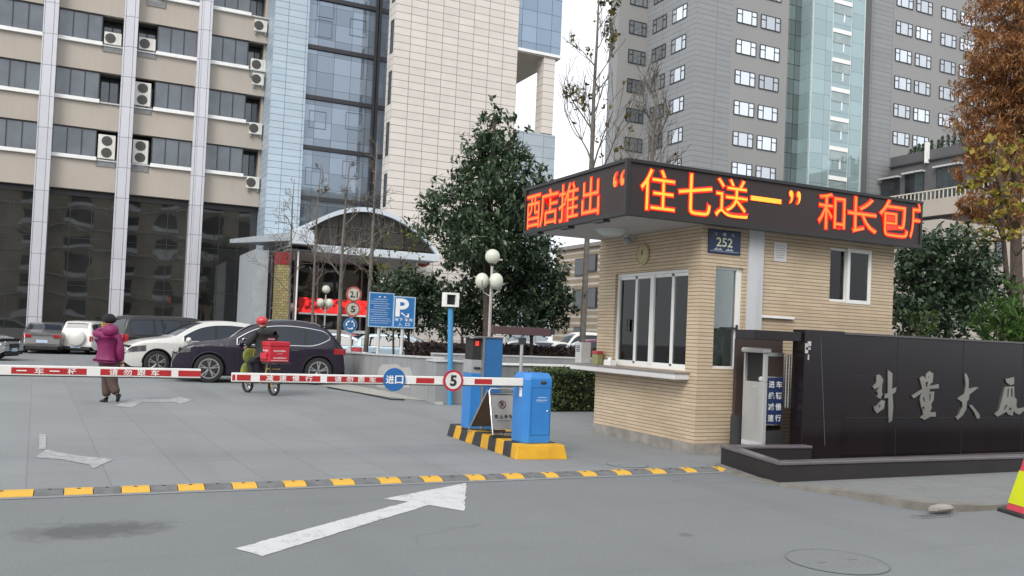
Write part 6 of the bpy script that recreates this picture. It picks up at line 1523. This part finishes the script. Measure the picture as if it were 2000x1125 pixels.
for s_ in (1, -1): f.ball(hc+sdv*s_*.085+Vector((0, 0, 0)), .025, 8, 6, (.018, .018, .032)); f.ball(hc+fd*.08+sdv*s_*.032+Vector((0, 0, .02)), .012, 6, 5)
hand(f, vv('wrL'), Wp(205, 629, .06)-vv('wrL'), (0, -1, .4), .7); hand(f, vv('wrR'), (0, .1, -1), (-1, 0, 0), .4)
f.obj('body', m_skin, wo_, local=True, smooth=180)
K = {}
def kt(n, px, py, y, r): v = Wp(px, py, y); K[n] = (v.x, v.y, v.z, r)
kt('hem', 211, 714, 0, (.27, .20)); kt('hip', 212, 702, 0, (.28, .20)); kt('wst', 214, 684, 0, (.255, .19)); kt('chest', 214, 666, 0, (.24, .18)); kt('yoke', 214, 655, .0, (.19, .15)); kt('nk', 214, 643, .01, (.13, .12)); kt('col', 213, 637, .01, (.11, .11))
kt('shL', 197, 655, .03, .095); kt('eL', 178, 654, .13, .085); kt('wL', 197, 641, .12, .055); kt('shR', 231, 659, -.02, .095); kt('eR', 236, 685, -.05, .09); kt('wR', 236, 705, .0, .065)
f = MB(); skin(f, K, [('hem', 'hip'), ('hip', 'wst'), ('wst', 'chest'), ('chest', 'yoke'), ('yoke', 'nk'), ('nk', 'col'), ('yoke', 'shL'), ('shL', 'eL'), ('eL', 'wL'), ('yoke', 'shR'), ('shR', 'eR'), ('eR', 'wR')], 'wst')
m_coat = mat('coat_magenta', (.19, .009, .082), .6, var=.14, vs=5, bump=.5, bs=9)
f.obj('coat', m_coat, wo_, local=True, smooth=180)
f = MB(); hp = Wp(218, 646, -.07); f.ball(hp, .1, 16, 10, (.155, .12, .13)); f.obj('hood', m_coat, wo_, local=True, smooth=180)
f = MB(); c_ = vv('pel')+Vector((0, 0, -.02)); f.ball(c_, .1, 16, 10, (.20, .16, .16))
for n_, pth, rr in (('L', [('hipL', 0), ('knL', 0), ('anL', .0)], (.125, .095, .085)), ('R', [('hipR', 0), ('knR', 0), ('anR', 0)], (.125, .10, .085))):
    a, b, c = (vv(q[0]) for q in pth); JJ = {'a': (*(a+Vector((0, 0, .05))), rr[0]), 'b': (*b, rr[1]), 'm': (*b.lerp(c, .5), (rr[1]+rr[2])/2), 'c': (*(b.lerp(c, .98)), rr[2])}
    skin(f, JJ, [('a', 'b'), ('b', 'm'), ('m', 'c')], 'a')
f.obj('trousers', mat('trousers_brown', (.075, .045, .038), .8, var=.15, vs=5), wo_, local=True, smooth=180)
m_boot = mat('boot_black', (.012, .012, .012), .35)
def shoe(heel, toe, ank):
    f = MB(); h, t_2, a = heel, toe, ank; skin(f, {'a': (*a, .048), 'h': (*h, .045), 'm': (*h.lerp(t_2, .5), (.04, .035)), 't': (*t_2, (.036, .022))}, [('a', 'h'), ('h', 'm'), ('m', 't')], 'h'); return f
shoe(Wp(208, 782, .03), Wp(189, 785, .14), vv('anL')).obj('boot', m_boot, wo_, local=True, smooth=180)
f = shoe(Wp(238, 768, -.12), Wp(231, 784, -.04), vv('anR')); f.tube([Wp(240, 768, -.13), Wp(243, 771, -.15)], [.014, .012], 6); f.obj('boot', m_boot, wo_, local=True, smooth=180)
f = MB(); f.ball(hc+Vector((0, 0, .07)), .1, 18, 12, (.118, .118, .105)); f.lathe([(.118, -.045), (.124, -.02), (.122, .02), (.116, .04)], 18, hc+Vector((0, 0, .06)))
f.obj('knit_hat', mat('hat_black', (.010, .010, .011), .95, bump=.8, bs=40), wo_, local=True, smooth=180)
ph = thing('mobile_phone', 'phone in yellow case held at the ear of the walking person', 'phone', wo_.matrix_basis @ Vector((0, 0, 0)), 0)
pw = Matrix.Translation((wb_.x, wb_.y, 0)) @ Matrix.Rotation(rzv, 4, 'Z') @ Wp(203, 632, .02)
ph.location = pw; ph.rotation_euler = (R_(12), R_(25), rzv+R_(30))
boxes((-.04, .04, -.007, .007, -.08, .08)).obj('case', mat('phone_yellow', (.55, .36, .05), .5), ph, local=True, bevel=.006); boxes((-.034, .034, .007, .009, -.072, .072)).obj('screen', m_black, ph, local=True)

# the delivery rider on a small electric bike
rb, fb = G(534, 773), G(483, 767)
dv = Vector((fb.x-rb.x, fb.y-rb.y, 0)); wbk = dv.length; hb = math.atan2(dv.y, dv.x); mid = (rb+fb)/2
bk = thing('electric_bike', 'small yellow framed electric delivery bike under the rider', 'bike', (mid.x, mid.y, 0), hb)
h2 = wbk/2; r_w = .20
m_byel = mat('bike_yellow', (.42, .30, .08), .45); 
for x in (-h2, h2):
    f = MB(); n = 28; rows = []
    for j in range(n+1):
        a = 2*math.pi*j/n; rows.append([(x+(r_w-.03+.03*math.cos(b))*math.cos(a), .035*math.sin(b), r_w+(r_w-.03+.03*math.cos(b))*math.sin(a)) for b in [k*math.pi/4 for k in range(9)]])
    w_ = f.grid(rows).obj('wheel', m_tyre, bk, local=True, smooth=180)
    f = MB(); f.lathe([(.05, -.05), (.05, .05)], 12, (x, 0, r_w), 'y')
    for q in range(8): a = q*math.pi/4; f.tube([(x, 0, r_w), (x+.15*math.cos(a), 0, r_w+.15*math.sin(a))], .006, 4)
    f.obj('rim', m_steel, w_, local=True)
    rows = [[(x+(r_w+.03)*math.cos(a), y, r_w+(r_w+.03)*math.sin(a)) for y in (-.05, -.02, .02, .05)] for a in [R_(20+14*k) for k in range(11)]]
    MB().grid(rows).obj('mudguard', m_black, bk, local=True, smooth=180)
f = MB(); f.tube([(h2, .06, r_w), (h2-.05, .06, .5), (h2-.12, 0, .62)], .02, 8); f.tube([(h2, -.06, r_w), (h2-.05, -.06, .5), (h2-.12, 0, .62)], .02, 8); f.tube([(h2-.12, 0, .6), (h2-.2, 0, 1.05)], .022, 8)
f.tube([(h2-.1, 0, .55), (.1, 0, .32), (-h2+.1, 0, .34), (-h2, .05, r_w)], .03, 8); f.tube([(-.15, 0, .33), (-.22, 0, .80)], .022, 8); f.tube([(-h2, -.05, r_w), (-h2+.1, 0, .34)], .02, 8); f.tube([(-.2, 0, .6), (-h2-.18, 0, .62)], .018, 8)
f.tube([(-.1, .1, .3), (-.1, -.1, .3)], .05, 10); f.obj('frame', m_byel, bk, local=True, smooth=60)
f = MB(); f.tube([(h2-.28, .30, 1.08), (h2-.2, .12, 1.07), (h2-.2, -.12, 1.07), (h2-.28, -.30, 1.08)], .016, 8); f.obj('handlebar', m_black, bk, local=True, smooth=60)
f = MB(); f.ball((-.24, 0, .83), .1, 12, 8, (.16, .10, .05)); f.obj('saddle', m_black, bk, local=True, smooth=180)
for s_ in (1, -1): f = MB(); f.tube([(h2-.2, s_*.2, 1.08), (h2-.18, s_*.27, 1.22)], .007, 5); f.ball((h2-.18, s_*.28, 1.25), .05, 10, 6, (.015, .06, .045)); f.obj('mirror', m_chrome, bk, local=True, smooth=180)
f = MB(); f.ball((h2-.05, 0, .88), .1, 12, 8, (.06, .22, .20)); f.ball((h2-.03, .1, .5), .1, 10, 7, (.05, .14, .22)); f.obj('windshield_quilt', mat('quilt_olive', (.20, .23, .05), .8, var=.3, vs=8), bk, local=True, smooth=180)
f = MB(); f.tube([(-h2-.17, 0, .5), (-h2-.2, 0, .36)], .012, 5); f.box(-h2-.24, -h2-.2, -.1, .1, .30, .42); f.obj('rear_plate', m_white, bk, local=True)
f = boxes((-h2-.3, -h2+.20, -.22, .22, .735, .77), (-h2-.02, -h2+.02, -.12, -.08, .3, .735), (-h2-.02, -h2+.02, .08, .12, .3, .735)); f.obj('rack', m_dark, bk, local=True)
bxt = thing('delivery_box', 'red insulated delivery box on the rear of the bike', 'box', (0, 0, 0), 0)
bp_ = Matrix.Translation((mid.x, mid.y, 0)) @ Matrix.Rotation(hb, 4, 'Z') @ Vector((-h2+.02, 0, .775)); bxt.location = bp_; bxt.rotation_euler = (0, 0, hb-R_(12))
m_box = mat('box_red', (.50, .018, .035), .5, var=.06)
boxes((-.24, .24, -.24, .24, 0, .36)).obj('body', m_box, bxt, local=True, bevel=.015); boxes((-.25, .25, -.25, .25, .36, .47)).obj('lid', m_box, bxt, local=True, bevel=.02)
for z, a, b, h in ((.24, -.14, .14, .045), (.19, -.06, .06, .014), (.08, -.16, .14, .045)):
    k = a; f = MB()
    while k < b:
        d = random.uniform(.02, .04); f.box(-.2425, -.24, k, k+d, z, z+h*random.uniform(.6, 1)); f.box(k, k+d, -.2425, -.24, z, z+h*random.uniform(.6, 1)); f.box(k, k+d, .24, .2425, z, z+h*random.uniform(.6, 1)); k += d+.012
    f.obj('white_print', mat('print_pale', (.62, .5, .5), .6), bxt, local=True)
f = MB(); f.box(-.243, -.24, -.2, .2, .03, .045); f.obj('white_stripe', mat('print_pale', (.62, .5, .5), .6), bxt, local=True)
boxes((-.15, .15, .24, .29, .06, .2), (.24, .30, -.2, .2, .05, .3)).obj('pocket', m_box, bxt, local=True, bevel=.01)
rd = thing('person', 'person in dark jacket and red helmet riding the delivery bike', 'person', (mid.x, mid.y, 0), hb)
sx_ = -.20
J = {'pel': (sx_, 0, .92, (.12, .10)), 'wst': (sx_+.05, 0, 1.10, (.12, .09)), 'chest': (sx_+.14, 0, 1.33, (.13, .10)), 'neck': (sx_+.22, 0, 1.53, .055), 'head': (sx_+.26, 0, 1.62, .085), 'crown': (sx_+.27, 0, 1.71, .08)}
for s_, q in ((1, 'L'), (-1, 'R')):
    J['sh'+q] = (sx_+.18, s_*.18, 1.43, .045); J['el'+q] = (sx_+.27, s_*.34, 1.17, .036); J['wr'+q] = (h2-.33, s_*.30, 1.10, .028)
    J['hip'+q] = (sx_+.03, s_*.10, .88, .075); J['kn'+q] = (sx_+.44, s_*.16, .74, .055); J['an'+q] = (sx_+.33, s_*.14, .38, .042)
E_ = [('pel', 'wst'), ('wst', 'chest'), ('chest', 'neck'), ('neck', 'head'), ('head', 'crown')]
for q in 'LR': E_ += [('chest', 'sh'+q), ('sh'+q, 'el'+q), ('el'+q, 'wr'+q), ('pel', 'hip'+q), ('hip'+q, 'kn'+q), ('kn'+q, 'an'+q)]
f = MB(); skin(f, J, E_, 'pel'); f.ball((sx_+.355, 0, 1.63), .018, 8, 6); f.ball((sx_+.335, 0, 1.575), .02, 8, 6, (.018, .03, .01))
for s_ in (1, -1):
    f.ball((sx_+.33, s_*.03, 1.655), .012, 6, 5); f.ball((sx_+.26, s_*.085, 1.63), .02, 6, 5, (.018, .016, .03)); hand(f, J['wrL' if s_ > 0 else 'wrR'][:3], (.9, -.1*s_, -.2), (0, -s_, 0), 1.0)
f.obj('body', m_skin, rd, local=True, smooth=180)
K = {'hem': (sx_-.02, 0, .90, (.24, .20)), 'wst': (sx_+.04, 0, 1.10, (.25, .21)), 'chest': (sx_+.11, 0, 1.30, (.26, .21)), 'yoke': (sx_+.16, 0, 1.42, (.20, .17)), 'nk': (sx_+.21, 0, 1.52, (.11, .11)), 'cl': (sx_+.235, 0, 1.57, (.095, .095))}
EE = [('hem', 'wst'), ('wst', 'chest'), ('chest', 'yoke'), ('yoke', 'nk'), ('nk', 'cl')]
for s_, q in ((1, 'L'), (-1, 'R')): K['s'+q] = (sx_+.17, s_*.21, 1.42, .115); K['e'+q] = (sx_+.27, s_*.36, 1.17, .095); K['w'+q] = (h2-.38, s_*.31, 1.10, .062); EE += [('yoke', 's'+q), ('s'+q, 'e'+q), ('e'+q, 'w'+q)]
f = MB(); skin(f, K, EE, 'wst'); f.obj('jacket', mat('jacket_charcoal', (.022, .021, .021), .8, var=.2, vs=6, bump=.4, bs=12), rd, local=True, smooth=180)
f = MB(); f.box(sx_-.125, sx_-.10, -.09, .09, 1.27, 1.31); f.obj('back_emblem', mat('emblem_pink', (.55, .25, .30), .6), rd, local=True)
f = MB()
for q in 'LR':
    a, b, c = Vector(J['hip'+q][:3]), Vector(J['kn'+q][:3]), Vector(J['an'+q][:3]); skin(f, {'a': (*a, .11), 'b': (*b, .085), 'c': (*b.lerp(c, .9), .07)}, [('a', 'b'), ('b', 'c')], 'a')
f.obj('trousers', mat('trousers_black', (.016, .016, .017), .8), rd, local=True, smooth=180)
for s_, q in ((1, 'L'), (-1, 'R')):
    a = Vector(J['an'+q][:3]); f = MB(); skin(f, {'a': (*a, .05), 'h': (*(a+Vector((-.02, 0, -.05))), .048), 't': (*(a+Vector((.17, 0, -.06))), (.04, .028))}, [('a', 'h'), ('h', 't')], 'h'); f.obj('shoe', m_boot, rd, local=True, smooth=180)
f = MB(); f.ball((sx_+.265, 0, 1.70), .13, 20, 12, (.145, .125, .115)); f.tube([(sx_+.40, .07, 1.685), (sx_+.43, 0, 1.68), (sx_+.40, -.07, 1.685)], .012, 6)
f.obj('helmet', mat('helmet_red', (.50, .03, .035), .3, coat=.4), rd, local=True, smooth=180)
